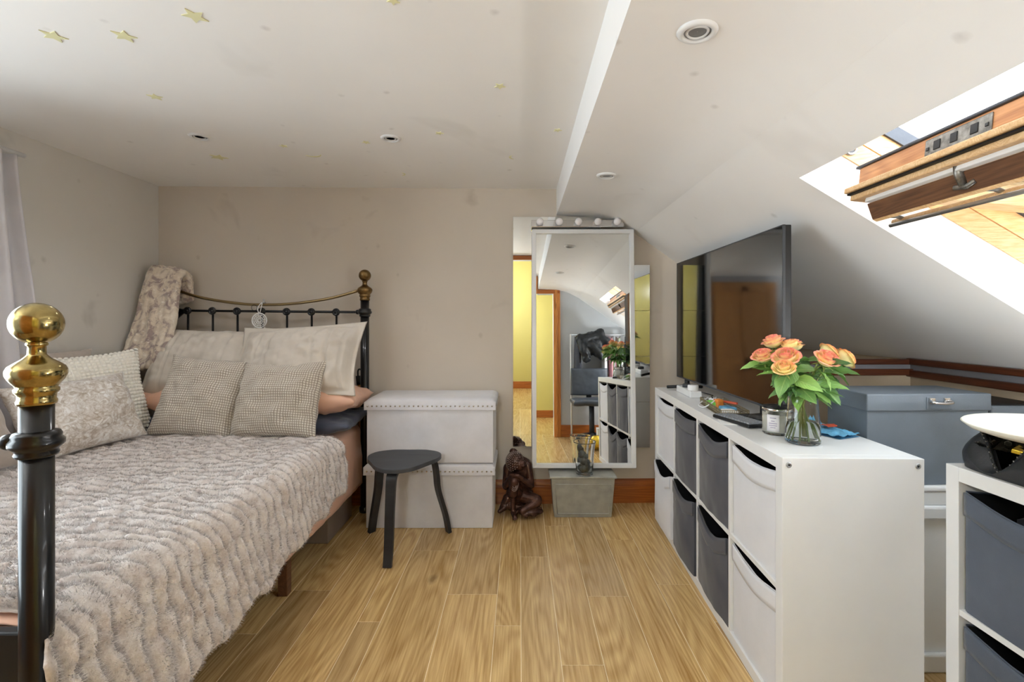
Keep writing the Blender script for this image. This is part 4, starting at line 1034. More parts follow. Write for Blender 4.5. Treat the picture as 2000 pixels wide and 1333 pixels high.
# ------------------------------------------------------------------ cube shelving with fabric bins
KR = -0.0342
def shelf_unit(loc, rz, ncol, label, screws):
    t = thing('cube_shelf', label, 'shelf', loc, (0, 0, rz))
    L = 0.076+0.335*ncol+0.016*(ncol-1); H = 0.765; D = 0.39; P = 0.038
    box('side_panel', 0, D, 0, P, 0, H, MT['white'], t, bev=0.0012); box('side_panel', 0, D, L-P, L, 0, H, MT['white'], t, bev=0.0012)
    box('top_panel', 0, D, P, L-P, H-P, H, MT['white'], t, bev=0.0012); box('bottom_panel', 0, D, P, L-P, 0, P, MT['white'], t, bev=0.0012)
    box('middle_shelf', 0.002, D, P, L-P, P+0.3365, P+0.3525, MT['white'], t, bev=0.0008)
    for k in range(1, ncol):
        y = P+0.335*k+0.016*(k-1)
        for z0 in (P, P+0.3525): box('divider', 0.002, D, y, y+0.016, z0, z0+0.3365, MT['white'], t, bev=0.0008)
    for x in screws:
        s = lathe('screw', [(0.0075, 0), (0.0075, 0.002), (0.0065, 0.003), (0.003, 0.003), (0.003, 0.0008)], MT['alu'], t, 16, loc=(x, 0.0, H-0.020), rot=(PI/2, 0, 0))
        lathe('screw_socket', [(0.0030, 0.0022), (0.0030, 0.0032)], MT['black_plastic'], s, 6)
    return t
KX, KY = 0.740, 1.365
ks = shelf_unit((KX, KY, 0), KR, 4, 'white cube shelf with eight bins carrying the television and roses', (0.018, 0.372))
k2 = shelf_unit((1.157, 0.553, 0), 0.0, 2, 'white cube shelf carrying the black bag and cream tray', ())
def make_bin(w, h, d, mat, sag, bulge, seed, label, loc, rz, group='fabric bins in the cube shelves'):
    """local: front face toward -x, opening up"""
    t = thing('fabric_bin', label, 'storage bin', loc, (0, 0, rz), group)
    def perim(q, inset=0.0, n=80):
        a = w/2-inset; b0 = 0+inset; b1 = d-inset
        per = 2*(2*a)+2*(b1-b0); s = q*per
        if s < 2*a: return (b0, -a+s, s/(2*a))
        s -= 2*a
        if s < b1-b0: return (b0+s, a, -1)
        s -= b1-b0
        if s < 2*a: return (b1, a-s, -2)
        s -= 2*a; return (b1-s, -a, -3)
    def shell(name, inset, drop, m):
        n, mm_ = 96, 14; V = []; F = []
        for j in range(mm_+1):
            v = j/mm_
            for i in range(n):
                x, y, f = perim(i/n, inset)
                top = h-drop
                if f >= 0:
                    g = math.sin(PI*f)
                    top -= sag*g**1.2
                    x -= bulge*g*math.sin(PI*min(1, 0.15+v*0.75)) 
                    x += 0.003*fbm(y+seed, v*h, 1, 12, 2) + 0.010*g*max(0, v-0.75)*4*(0.3)
                else:
                    k = (x/d); top -= 0.012*math.sin(PI*k) if f in (-1, -3) else 0
                    y += 0.002*fbm(x, v, seed, 9, 2)
                V.append((x, y, v*top))
        for j in range(mm_):
            for i in range(n): F.append((j*n+i, j*n+(i+1) % n, (j+1)*n+(i+1) % n, (j+1)*n+i))
        F.append(tuple(reversed(range(n))))
        return meshobj(name, V, F, m, t, True)
    b = shell('body', 0, 0, mat); sm_ = b.modifiers.new('e', 'EDGE_SPLIT'); sm_.split_angle = 0.9
    shell('inner_shell', 0.0035, 0.003, MT['bin_in'])
    # stitched hem band along the front
    V, F, U = grid(30, 5, lambda u, v: ((lambda g: (-bulge*g*math.sin(PI*min(1, 0.15+0.70)) - 0.0025 + 0.004*g*v, -w/2+0.004+u*(w-0.008), h-0.062+v*0.058 - sag*g**1.2))(math.sin(PI*u))))
    hb = meshobj('hem_band', V, F, mat, t, True); m_ = hb.modifiers.new('t', 'SOLIDIFY'); m_.thickness = 0.0015
    return t
def K(x, y, z):
    c, s = math.cos(KR), math.sin(KR); return (KX + x*c - y*s, KY + x*s + y*c, z)
Wb = MT['bin_white']; Db = MT['bin_dark']
rowz = (0.0385, 0.3910); names = {
 (0, 0): 'white fabric bin in the lower row at the shelf end with the roses', (0, 1): 'white fabric bin in the upper row at the shelf end with the roses',
 (1, 0): 'dark grey fabric bin in the lower row, next to the white bin near the roses', (1, 1): 'dark grey fabric bin in the upper row, next to the white bin near the roses',
 (2, 0): 'dark grey fabric bin, lower row, beside the white bin near the back wall', (2, 1): 'dark grey fabric bin, upper row, beside the white bin near the back wall',
 (3, 0): 'white fabric bin in the lower row at the shelf end by the back wall', (3, 1): 'white fabric bin in the upper row at the shelf end by the back wall'}
spec = {(0, 0): (0.022, 0.004, 0.004), (0, 1): (0.020, 0.004, 0.004), (1, 0): (0.050, 0.016, -0.004), (1, 1): (0.034, 0.012, 0.0), (2, 0): (0.034, 0.022, -0.012), (2, 1): (0.014, 0.012, -0.002), (3, 0): (0.045, 0.026, -0.018), (3, 1): (0.012, 0.003, 0.004)}
for (c, r), lab in names.items():
    sag, bul, off = spec[(c, r)]
    yc = 0.038+0.335/2+c*0.351
    make_bin(0.326, 0.322, 0.36, Wb if c in (0, 3) else Db, sag, bul, c*7+r, lab, K(0.006+off, yc, rowz[r]), KR)
make_bin(0.322, 0.315, 0.36, MT['bin_blue'], 0.030, 0.010, 61, 'blue grey fabric bin in the upper row below the black bag', (1.165, 0.553+0.038+0.351+0.1675, rowz[1]), 0)
make_bin(0.322, 0.318, 0.36, MT['bin_blue'], 0.024, 0.010, 62, 'blue grey fabric bin in the lower row below the black bag', (1.165, 0.553+0.038+0.351+0.1675, rowz[0]), 0)
make_bin(0.322, 0.318, 0.36, MT['bin_blue'], 0.020, 0.010, 63, 'blue grey fabric bin in the upper row at the chair end', (1.165, 0.553+0.038+0.1675, rowz[1]), 0)
make_bin(0.322, 0.318, 0.36, MT['bin_blue'], 0.020, 0.010, 64, 'blue grey fabric bin in the lower row at the chair end', (1.165, 0.553+0.038+0.1675, rowz[0]), 0)
# dark clothes showing in the bins
for k, (p, s, lab) in enumerate((((1.33, 1.12, 0.60), (0.12, 0.13, 0.085), 'dark crumpled clothes inside the blue grey bin below the bag'), ((0.950, 2.610, 0.245), (0.12, 0.11, 0.075), 'dark crumpled clothes inside the lower white bin by the back wall'))):
    bm = bmesh.new(); bmesh.ops.create_icosphere(bm, subdivisions=4, radius=1)
    for v in bm.verts: v.co *= 1+0.25*fbm(v.co.x+k, v.co.y, v.co.z, 3, 3); v.co = Vector((v.co.x*s[0], v.co.y*s[1], v.co.z*s[2]))
    tag(bmobj('clothes_bundle', bm, MT['slate'] if k == 0 else MT['coat_black'], None, True, loc=p), lab, 'clothes')

# ------------------------------------------------------------------ television
tv = thing('television', 'large flat black television standing on the white cube shelf', 'television', (0.930, 2.288, 0.765))
hw = 0.578
box('back_shell', 0.006, 0.030, -hw, hw, 0.058, 0.727, MT['black_plastic'], tv, bev=0.003)
box('screen', 0.0, 0.006, -hw+0.004, hw-0.004, 0.066, 0.723, MT['screen'], tv, bev=0.0005)
for a in ((-hw, hw, 0.723, 0.7275), (-hw, hw, 0.058, 0.066), (-hw, -hw+0.005, 0.058, 0.7275), (hw-0.005, hw, 0.058, 0.7275)):
    box('bezel', -0.001, 0.009, *a, MT['dark_grey'], tv, bev=0.001)
box('electronics_hump', 0.03, 0.065, -0.30, 0.30, 0.10, 0.42, MT['black_plastic'], tv, bev=0.008)
for yy in (-0.40, 0.46):
    tube('stand_foot', bez([(-0.085, yy+0.03, 0.009), (-0.03, yy, 0.016), (0.015, yy-0.012, 0.022), (0.06, yy, 0.016), (0.115, yy+0.03, 0.009)], 6), 0.0085, MT['black_plastic'], tv, 10)
    tube('stand_neck', [(0.015, yy-0.012, 0.015), (0.016, yy-0.012, 0.066)], 0.014, MT['black_plastic'], tv, 12)

# ------------------------------------------------------------------ things on the shelf
T0 = 0.7652
ps = thing('power_strip', 'white power strip with a plugged-in timer under the television', 'power strip', (0.888, 2.545, T0), (0, 0, -0.05))
box('housing', -0.030, 0.030, -0.125, 0.125, 0, 0.034, MT['white'], ps, bev=0.005)
lathe('timer', [(0.026, 0.034), (0.027, 0.036), (0.027, 0.056), (0.025, 0.059), (0.001, 0.059)], MT['paper'], ps, 28, loc=(0.0, -0.075, 0))
lathe('plug', [(0.022, 0.034), (0.022, 0.048), (0.018, 0.052), (0.001, 0.052)], MT['dark_grey'], ps, 24, loc=(0.0, 0.035, 0))
tr_ = thing('wire_tray', 'low woven wire tray of odds and ends below the television', 'tray', (0.876, 2.09, T0), (0, 0, -0.12))
tw, tl, thh = 0.105, 0.34, 0.030
V = []; F = []
for z in (0.002, 0.011, 0.020, 0.030):
    tube_geo([(-tw/2, -tl/2, z), (tw/2, -tl/2, z), (tw/2, tl/2, z), (-tw/2, tl/2, z), (-tw/2, -tl/2, z)], 0.0016, 5, V, F)
for k in range(45):
    y = -tl/2+tl*k/44
    tube_geo([(-tw/2, y, thh), (-tw/2, y, 0.002), (tw/2, y, 0.002), (tw/2, y, thh)], 0.0010, 4, V, F)
for k in range(14):
    x = -tw/2+tw*k/13
    tube_geo([(x, -tl/2, thh), (x, -tl/2, 0.002), (x, tl/2, 0.002), (x, tl/2, thh)], 0.0010, 4, V, F)
meshobj('wire_mesh', V, F, MT['wicker'], tr_, True)
def traypt(x, y, z):
    c, s = math.cos(-0.12), math.sin(-0.12); return (0.876+x*c-y*s, 2.09+x*s+y*c, T0+0.004+z)
GT = 'odds and ends in the wire tray'
def small(nm, x, y, dx, dy, dz, mat, lab, rz=0.3, z=0):
    o = box(nm, -dx/2, dx/2, -dy/2, dy/2, 0, dz, mat, None, bev=min(dx, dy, dz)*0.25); o.location = traypt(x, y, z); o.rotation_euler = (0, 0, rz); return tag(o, lab, nm.split('_')[-1], GT)
small('charger', 0.0, 0.13, 0.030, 0.045, 0.030, MT['white'], 'white phone charger block at the television-foot end of the tray', 0.5)
small('charger', -0.01, 0.075, 0.035, 0.040, 0.028, MT['paper'], 'small white adapter beside the orange tub in the tray', -0.3)
small('orange_tub', -0.010, 0.020, 0.032, 0.032, 0.042, MT['orange'], 'little orange tub standing in the tray', 0.2)
small('green_packet', -0.028, 0.045, 0.030, 0.060, 0.030, MT['green'], 'bright green packet lying in the tray', 0.4)
small('red_pen', 0.020, 0.030, 0.010, 0.120, 0.010, MT['red'], 'slim red pen lying across the tray', 0.5, 0.024)
small('blue_packet', 0.0, -0.070, 0.050, 0.060, 0.026, MT['blue_foil'], 'pale blue packet in the tray beside the tablet', 0.2)
small('paper_card', -0.01, -0.13, 0.050, 0.065, 0.022, MT['paper'], 'white card lying at the candle end of the tray', 0.1)
cw = tube('charging_cable', bez([traypt(-0.02, 0.15, 0.03), traypt(-0.075, 0.10, 0.004), traypt(-0.070, 0.03, 0.003), traypt(-0.03, 0.02, 0.032), traypt(0.0, 0.10, 0.036), traypt(0.02, 0.16, 0.030)], 8), 0.0028, MT['white'], None, 8)
tag(cw, 'white charging cable looped over the tray edge', 'cable')
cw = tube('charging_cable', bez([(0.91, 2.42, T0+0.03), (0.90, 2.36, T0+0.035), (0.915, 2.30, T0+0.033), (0.895, 2.26, T0+0.038), (0.875, 2.20, T0+0.037)], 8), 0.003, MT['black_plastic'], None, 8)
tag(cw, 'black cable running from the power strip to the tray', 'cable')
tag(box('paper_sheet', -0.075, 0.075, -0.10, 0.10, 0, 0.002, MT['paper'], None, bev=0, loc=(0.852, 1.885, T0), rot=(0, 0, -0.25)), 'white sheet of paper under the keyboard and tablet', 'paper')
tb = thing('tablet', 'black tablet in a case lying beside the wire tray', 'tablet', (0.842, 1.905, T0+0.0025), (0, 0, 0.95))
box('case', -0.022, 0.022, -0.055, 0.055, 0, 0.012, MT['black_plastic'], tb, bev=0.004); box('screen', -0.019, 0.019, -0.050, 0.050, 0.012, 0.0135, MT['screen'], tb, bev=0.0005)
kb = thing('keyboard', 'black computer keyboard lying next to the glass candle', 'keyboard', (0.836, 1.818, T0+0.0025), (0, 0, 0.235))
box('keyboard_base', -0.040, 0.040, -0.085, 0.125, 0, 0.013, MT['black_plastic'], kb, bev=0.004)
k0 = None
for i in range(5):
    for j in range(12):
        p = (-0.030+i*0.0150, -0.074+j*0.0165, 0.013)
        if k0 is None: k0 = frustum('key', 0.013, 0.0145, 0.011, 0.0125, 0, 0.0045, MT['key'], kb, 0.0008); k0.location = p
        else: c = k0.copy(); COL.objects.link(c); c.parent = kb; c.location = p
mo = blob('computer_mouse', [('e', (0, 0, 0.010), (0.026, 0.045, 0.014)), ('e', (0, -0.01, 0.014), (0.022, 0.03, 0.014))], 0.003, MT['black_plastic'], None, loc=(0.905, 1.842, T0+0.003), rot=(0, 0, 0.2))
zmn = min(v.co.z for v in mo.data.vertices)
for v in mo.data.vertices: v.co.z -= zmn
tag(mo, 'black computer mouse between the keyboard and the television', 'mouse')
# candle
cd = thing('candle', 'white candle in a clear glass jar with a silver rim beside the roses', 'candle', (0.880, 1.660, T0))
glass_shell('jar', [(0.040, 0.0), (0.044, 0.004), (0.044, 0.088)], 0.003, MT['glass'], cd, 40)
lathe('wax', [(0.001, 0.010), (0.0405, 0.010), (0.0405, 0.066), (0.001, 0.066)], MT['wax'], cd, 36, caps=False)
lathe('rim', [(0.0445, 0.082), (0.0452, 0.083), (0.0452, 0.090), (0.043, 0.0905), (0.041, 0.084)], MT['chrome'], cd, 40, caps=False)
lathe('lid', [(0.001, 0.0955), (0.043, 0.0955), (0.0435, 0.092), (0.041, 0.0905), (0.001, 0.0905)], MT['black_plastic'], cd, 36, caps=False)
def curved_label(name, r, a0, a1, z0, z1, mat, parent, th=0.0006):
    V, F, U = grid(14, 2, lambda u, v: (r*math.cos(a0+(a1-a0)*u), r*math.sin(a0+(a1-a0)*u), z0+(z1-z0)*v))
    o = meshobj(name, V, F, mat, parent, True); m_ = o.modifiers.new('t', 'SOLIDIFY'); m_.thickness = th; m_.offset = 1; return o
lb = curved_label('paper_label', 0.0443, -2.75, -1.85, 0.014, 0.070, MT['label_paper'], cd)
for z_, a_ in ((0.058, 0.22), (0.048, 0.12), (0.040, 0.28), (0.033, 0.28), (0.026, 0.18)): curved_label('print_line', 0.0450, -2.3-a_, -2.3+a_, z_, z_+0.0022, MT['ink'], lb, 0.0002)
# blue sweet wrapper
def wr_fn(u, v):
    x = (u-0.5)*0.10; y = (v-0.5)*0.13
    return (x, y, 0.010+0.014*math.sin(PI*u)*math.sin(PI*v)+0.007*fbm(x, y, 0, 40, 3))
V, F, U = grid(26, 26, wr_fn)
wrp = thing('crisp_packet', 'crumpled light blue packet lying behind the vase of roses', 'packet', (1.060, 1.650, T0), (0, 0, 0.4))
o = meshobj('packet_top', V, F, MT['blue_foil'], wrp, True); V2 = [(p[0], p[1], 0.002) for p in V]; meshobj('packet_base', V2, F, MT['blue_foil'], wrp, True)
V, F, U = grid(14, 8, lambda u, v: ((u-0.5)*0.06, 0.05+v*0.02, 0.014+v*0.032+0.005*math.sin(u*14)))
o = meshobj('torn_flap', V, F, MT['blue_foil'], wrp, True)
V, F, U = grid(12, 6, lambda u, v: ((u-0.5)*0.05, -0.01+v*0.035, 0.0275+0.004*math.sin(v*3)+0.004*fbm(u, v, 1, 5, 2)))
o = meshobj('printed_panel', V, F, MT['red'], wrp, True)

# ------------------------------------------------------------------ vase of roses
VX, VY = 0.897, 1.535
vs_ = thing('flower_vase', 'clear glass vase half full of water on the shelf', 'vase', (VX, VY, T0))
glass_shell('glass', [(0.046, 0.0), (0.0505, 0.005), (0.0505, 0.03), (0.047, 0.08), (0.0425, 0.13), (0.0415, 0.155), (0.044, 0.168)], 0.003, MT['glass'], vs_, 44)
lathe('water', [(0.001, 0.0075), (0.0465, 0.0075), (0.0472, 0.03), (0.0455, 0.068), (0.001, 0.068)], MT['water'], vs_, 40, caps=False)
def petal_mesh(R, Hh, flare, width):
    """one cupped petal: part of a bulb-shaped surface, rim rolled out by flare"""
    def fn(u, v):
        e = abs(2*u-1); vv = v*(1-0.22*e**3)
        a = (u-0.5)*width*(0.45+0.55*math.sin(PI/2*min(1, 0.25+v)))
        r = R*(0.22+0.78*math.sin(PI/2*min(1, vv*1.55))**0.8) + flare*max(0, vv-0.55)**2*4 + 0.0012*math.sin(u*9)*v
        z = Hh*vv - flare*max(0, vv-0.80)*2.2
        return (r*math.cos(a), r*math.sin(a), z)
    return grid(11, 11, fn)
def mesh_only(name, g, mat):
    o = meshobj(name, *g[:2], mat, None, True, uvs=g[2]); me = o.data; bpy.data.objects.remove(o); return me
PMs = {}
for nm, m in (('a', MT['petal']), ('b', MT['petal_pale'])):
    PMs[nm] = [mesh_only('petal', petal_mesh(0.0055, 0.037, 0.000, 4.2), m), mesh_only('petal', petal_mesh(0.0105, 0.039, 0.001, 2.9), m), mesh_only('petal', petal_mesh(0.0155, 0.039, 0.003, 2.3), m), mesh_only('petal', petal_mesh(0.0205, 0.037, 0.007, 2.0), m), mesh_only('petal', petal_mesh(0.0255, 0.032, 0.012, 1.8), m)]
def leaf_g(L, Wd):
    def fn(u, v):
        w = Wd*math.sin(PI*v**0.8)**0.85*(1-0.15*v); x = (u-0.5)*2*w/2
        return (x, v*L, -0.35*abs(x)*0 + abs(x)*0.35 - 0.018*v*v + 0.0015*math.sin(v*30)*abs(2*u-1))
    return grid(7, 13, fn)
LMs = [mesh_only('leaf', leaf_g(0.095, 0.054), MT['leaf']), mesh_only('leaf', leaf_g(0.080, 0.044), MT['leaf']), mesh_only('leaf', leaf_g(0.060, 0.032), MT['leaf'])]
sep_me = mesh_only('sepal', grid(5, 7, lambda u, v: ((u-0.5)*0.010*(1-v), 0.006+0.020*v, -0.002-0.010*v*v+0.004*v)), MT['stem'])
def child(name, me, parent, M):
    o = bpy.data.objects.new(name, me); COL.objects.link(o); o.parent = parent; o.matrix_local = M; return o
roses = [ # bloom x, y, z, scale, petal set, base angle
 (0.828, 1.500, 1.022, 1.25, 'a', 0.4), (0.928, 1.480, 1.020, 1.15, 'a', 2.6), (0.838, 1.590, 1.066, 1.10, 'a', 1.0), (0.786, 1.555, 1.022, 1.10, 'a', 5.7), (0.800, 1.465, 0.995, 1.00, 'b', 0.9),
 (0.876, 1.560, 1.052, 1.10, 'b', 4.0), (0.912, 1.615, 1.052, 1.05, 'a', 4.6), (0.978, 1.560, 1.035, 1.15, 'b', 3.4), (1.018, 1.540, 1.022, 1.10, 'b', 3.0)]
rr_ = random.Random(11)
for k, (bx_, by_, bz_, sc_, ps_, ba) in enumerate(roses):
    base = Vector((VX+0.037*math.cos(ba), VY+0.037*math.sin(ba), T0+0.012)); top = Vector((bx_, by_, bz_))
    t = thing('rose', 'orange and yellow rose standing in the glass vase' if ps_ == 'a' else 'pale yellow rose with orange tips standing in the glass vase', 'rose', base, group='roses in the vase')
    neck = Vector((VX, VY, T0+0.160)) + (Vector((bx_, by_, 0))-Vector((VX, VY, 0)))*0.16
    path = bez([base, base*0.5+neck*0.5, neck, neck*0.45+top*0.55+Vector((0, 0, 0.02)), top], 7)
    tube('stem', [p-base for p in path], 0.0026, MT['stem'], t, 8)
    ax = (top-path[-4]).normalized()
    out = (Vector((bx_-VX, by_-VY, 0))).normalized() if (Vector((bx_-VX, by_-VY, 0))).length > 0.01 else Vector((0, -1, 0))
    ax = (Vector((0, 0, 0.8)) + out*0.35 + (Vector((0.9, -0.15, -0.05)) if k >= 7 else Vector((0, -0.22, 0)))).normalized()
    Q = ax.to_track_quat('Z', 'Y').to_matrix().to_4x4()
    for L_, (cnt, me_i, tilt, lift) in enumerate(((2, 0, 0.0, 0.003), (3, 1, 0.0, 0.002), (4, 2, 0.03, 0.001), (5, 3, 0.08, 0.0), (5, 4, 0.16, -0.001))):
        for q in range(cnt):
            a = q*2*PI/cnt + L_*0.7 + k + rr_.uniform(-0.12, 0.12)
            M = Matrix.Translation(top-base) @ Q @ Matrix.Rotation(a, 4, 'Z') @ Matrix.Rotation(tilt+rr_.uniform(-0.06, 0.06), 4, 'Y') @ Matrix.Translation((0, 0, lift)) @ Matrix.Scale(sc_*0.92, 4)
            child('petal', PMs[ps_][me_i], t, M)
    for q in range(5):
        child('sepal', sep_me, t, Matrix.Translation(top-base) @ Q @ Matrix.Rotation(q*2*PI/5, 4, 'Z') @ Matrix.Scale(sc_*1.2, 4))
    nl = 9
    for q in range(nl):
        f = 0.50+0.36*q/(nl-1); p = path[int(f*(len(path)-1))]
        aa = math.atan2(out.y, out.x) + rr_.uniform(-1.5, 1.5)
        if q % 3 == 0: aa = rr_.uniform(-PI, PI)
        M = Matrix.Translation(p-base) @ Matrix.Rotation(aa-PI/2, 4, 'Z') @ Matrix.Rotation(rr_.uniform(-0.75, 0.35), 4, 'X') @ Matrix.Rotation(rr_.uniform(-0.7, 0.7), 4, 'Y')
        child('leaf', LMs[rr_.choice((0, 0, 1, 1, 2))], t, M)

# ------------------------------------------------------------------ trunk and small box on the white ledge
tk = thing('document_trunk', 'slate grey lidded trunk with metal pull on the white ledge', 'trunk', (1.348, 1.70, 0.6085), (0, 0, 0.03))
box('body', -0.206, 0.206, -0.098, 0.10, 0, 0.285, MT['trunk'], tk, bev=0.003)
box('lid', -0.211, 0.211, -0.104, 0.104, 0.245, 0.302, MT['trunk'], tk, bev=0.004)
hp = box('handle_plate', -0.012, 0.075, -0.1065, -0.104, 0.252, 0.292, MT['trunk'], tk, bev=0.001)
tube('pull', bez([(0.000, -0.106, 0.283), (-0.002, -0.122, 0.276), (0.02, -0.126, 0.274), (0.045, -0.126, 0.274), (0.062, -0.122, 0.276), (0.060, -0.106, 0.283)], 6), 0.0045, MT['chrome'], tk, 8)
for x in (0.004, 0.054): box('pull_mount', x-0.010, x+0.010, -0.112, -0.106, 0.270, 0.290, MT['chrome'], tk, bev=0.002)
gd = thing('speaker_box', 'dark grey box with a round silver badge beside the slate trunk', 'speaker', (1.672, 1.735, 0.6085))
box('body', -0.09, 0.09, -0.11, 0.13, 0, 0.258, MT['trunk'], gd, bev=0.006); box('top_plate', -0.086, 0.086, -0.106, 0.126, 0.258, 0.264, MT['black_plastic'], gd, bev=0.002)
ring_ = lathe('badge', [(0.010, 0.264), (0.010, 0.2655), (0.017, 0.2655), (0.017, 0.264)], MT['chrome'], gd, 24, loc=(-0.02, 0.01, 0), caps=False, close=True)

tag(tube('floor_cable', bez([(1.135, 1.50, 0.30), (1.137, 1.53, 0.12), (1.142, 1.545, 0.03), (1.150, 1.53, 0.006), (1.165, 1.46, 0.005), (1.20, 1.40, 0.005)], 8), 0.004, MT['white'], None, 8), 'white cable trailing to the floor between the two shelves', 'cable')
# ------------------------------------------------------------------ bag and tray on the second shelf
bg_ = thing('leather_bag', 'open black leather bag with zip on the white shelf', 'bag', (1.335, 1.065, 0.7652))
bl, bw = 0.245, 0.168
def bag_shell(inset, top_off, name, mat):
    n, m = 120, 16; V = []; F = []
    for j in range(m+1):
        v = j/m
        for i in range(n):
            a = 2*PI*i/n; ca, sa = math.cos(a), math.sin(a)
            k = (abs(ca)**7+abs(sa)**7)**(-1/7)
            dip = math.exp(-((sa*k-0.56)/0.20)**2)*(1 if ca < -0.3 else 0.15)
            top = (0.098 - 0.088*dip) - top_off
            bulge = 1 + 0.05*math.sin(PI*min(1, v*1.1)) - 0.28*v**1.6*(0.6 if ca < 0 else 1)*(1-0.6*dip)
            x = ca*k*(bw-inset)*bulge; y = sa*k*(bl-inset)*(1 + 0.04*math.sin(PI*v) - 0.10*v*v)
            V.append((x+0.003*fbm(a, v, 1, 3, 2), y, 0.001+v*top))
    for j in range(m):
        for i in range(n): F.append((j*n+i, j*n+(i+1) % n, (j+1)*n+(i+1) % n, (j+1)*n+i))
    F.append(tuple(reversed(range(n))))
    return meshobj(name, V, F, mat, bg_, True), [V[m*n+i] for i in range(n)]
shell_, rim = bag_shell(0, 0, 'body', MT['leather'])
bag_shell(0.010, 0.004, 'inner_shell', MT['bin_in'])
tube('zip_tape', [Vector(p) for p in rim]+[Vector(rim[0])], 0.0045, MT['black_plastic'], bg_, 8)
V = []; F = []
for i in range(0, 120):
    for h in (0, 0.5):
        p = Vector(rim[i])*(1-h)+Vector(rim[(i+1) % 120])*h; b = len(V); s = 0.0016
        q = p+Vector((-0.003 if math.cos(2*PI*i/120) < 0 else 0.003, 0, 0.003))
        for dx_ in (-s, s):
            for dy_ in (-s, s):
                for dz_ in (-s, s): V.append(q+Vector((dx_*1.6, dy_, dz_)))
        F += [(b, b+1, b+3, b+2), (b+4, b+6, b+7, b+5), (b, b+4, b+5, b+1), (b+2, b+3, b+7, b+6), (b, b+2, b+6, b+4), (b+1, b+5, b+7, b+3)]
zt = meshobj('zip_teeth', V, F, MT['steel_worn'], bg_); zt['kind'] = 'stuff'
box('side_tab', -0.105, -0.085, 0.236, 0.254, 0.045, 0.065, MT['steel_worn'], bg_, bev=0.003)
o = blob('inner_pouch', [('e', (-0.03, 0.05, 0.055), (0.085, 0.10, 0.045)), ('e', (0.0, -0.08, 0.05), (0.09, 0.09, 0.04))], 0.008, MT['leather'], bg_)
tag(tube('umbrella_roll', [(1.25, 0.96, 0.845), (1.33, 1.04, 0.845), (1.42, 1.11, 0.842)], 0.016, MT['slate'], None, 12), 'dark rolled cloth lying inside the open bag', 'cloth')
tag(box('yellow_notebook', -0.05, 0.05, -0.07, 0.07, 0, 0.010, MT['gold_foil'], None, bev=0.002, loc=(1.260, 1.130, 0.828), rot=(0.15, -0.1, 0.5)), 'thin yellow notebook poking out of the open bag', 'notebook')
V, F, U = grid(22, 22, lambda u, v: ((u-0.5)*0.12, (v-0.5)*0.13, 0.012*fbm(u, v, 3, 3.5, 3)+0.012*math.sin(PI*u)))
pb = meshobj('plastic_bag', V, F, MT['pane'], None, True, loc=(1.245, 1.200, 0.842), rot=(0, -0.15, 0.2)); tag(pb, 'crinkled clear plastic bag inside the open black bag', 'plastic bag')
pb.modifiers.new('t', 'SOLIDIFY').thickness = 0.001
ct = thing('serving_tray', 'round cream tray balanced on the open black bag', 'tray', (1.330, 1.145, 0.866), (0.0, 0.0, 0))
lathe('tray_dish', [(0.001, 0.0), (0.10, 0.0), (0.17, 0.002), (0.20, 0.012), (0.214, 0.024), (0.211, 0.027), (0.203, 0.023), (0.185, 0.019), (0.001, 0.019)], MT['cream_tray'], ct, 64, caps=False)
lathe('tray_foot', [(0.09, -0.006), (0.105, -0.006), (0.105, 0.001), (0.09, 0.001)], MT['cream_tray'], ct, 48, caps=False, close=True)

tl_ = thing('shelf_fill_lamp', 'added opal globe lamp for fill light, unseen at the chair end of the white shelf', 'lamp', (1.44, 0.64, 0.7652))  # added lamp, out of view, brightens the slope behind the television
lathe('lamp_foot', [(0.001, 0.0), (0.055, 0.0), (0.055, 0.012), (0.018, 0.022), (0.012, 0.06), (0.03, 0.075)], MT['alu'], tl_, 28)
tt = NT('shelf_fill_glow'); tt.set(Base_Color=tt.mix(tt.noise(tt.coord('Object'), 3), (0.9, 0.88, 0.85, 1), (0.92, 0.9, 0.87, 1)), Emission_Color=(0.97, 0.985, 1, 1), Emission_Strength=62.0)
lathe('fill_globe', [(max(0.004, 0.07*math.sin(PI*i/20)), 0.14-0.07*math.cos(PI*i/20)) for i in range(21)], tt.m, tl_, 28)

# ------------------------------------------------------------------ ceiling: stars, moons, downlights
def star_obj(x, y, r, a):
    P = [((r if i % 2 == 0 else r*0.46)*math.cos(a+i*PI/5), (r if i % 2 == 0 else r*0.46)*math.sin(a+i*PI/5)) for i in range(10)]
    o = prism('glow_star', P, 'Z', -0.0022, 0.0, MT['star'], None, bev=0, loc=(x, y, CZ))
    return tag(o, 'pale yellow plastic star stuck to the white ceiling', 'star', 'stars stuck on the ceiling')
for x, y, r, a in ((-1.37, 1.424, 0.034, 0.5), (-1.162, 1.424, 0.033, 0.3), (-0.893, 1.331, 0.034, 0.8), (-1.362, 1.81, 0.027, 0.1), (-1.539, 2.476, 0.045, 0.4), (-1.129, 2.317, 0.020, 0.9), (-0.071, 1.727, 0.022, 0.3), (-0.358, 2.159, 0.020, 0.2), (-0.72, 2.27, 0.020, 0.6), (0.166, 2.125, 0.020, 0.1), (-0.331, 1.267, 0.018, 0.5)): star_obj(x, y, r, a)
def moon_obj(x, y, r, a, thin):
    P = [(r*math.cos(a-1.35+2.7*i/12), r*math.sin(a-1.35+2.7*i/12)) for i in range(13)]
    Q = [(r*(1-thin*math.sin(PI*i/12))*math.cos(a+1.35-2.7*i/12), r*(1-thin*math.sin(PI*i/12))*math.sin(a+1.35-2.7*i/12)) for i in range(1, 12)]
    o = prism('glow_moon', P+Q, 'Z', -0.0022, 0.0, MT['star'], None, bev=0, loc=(x, y, CZ))
    return tag(o, 'pale yellow plastic crescent moon stuck to the white ceiling', 'moon', 'moons stuck on the ceiling')
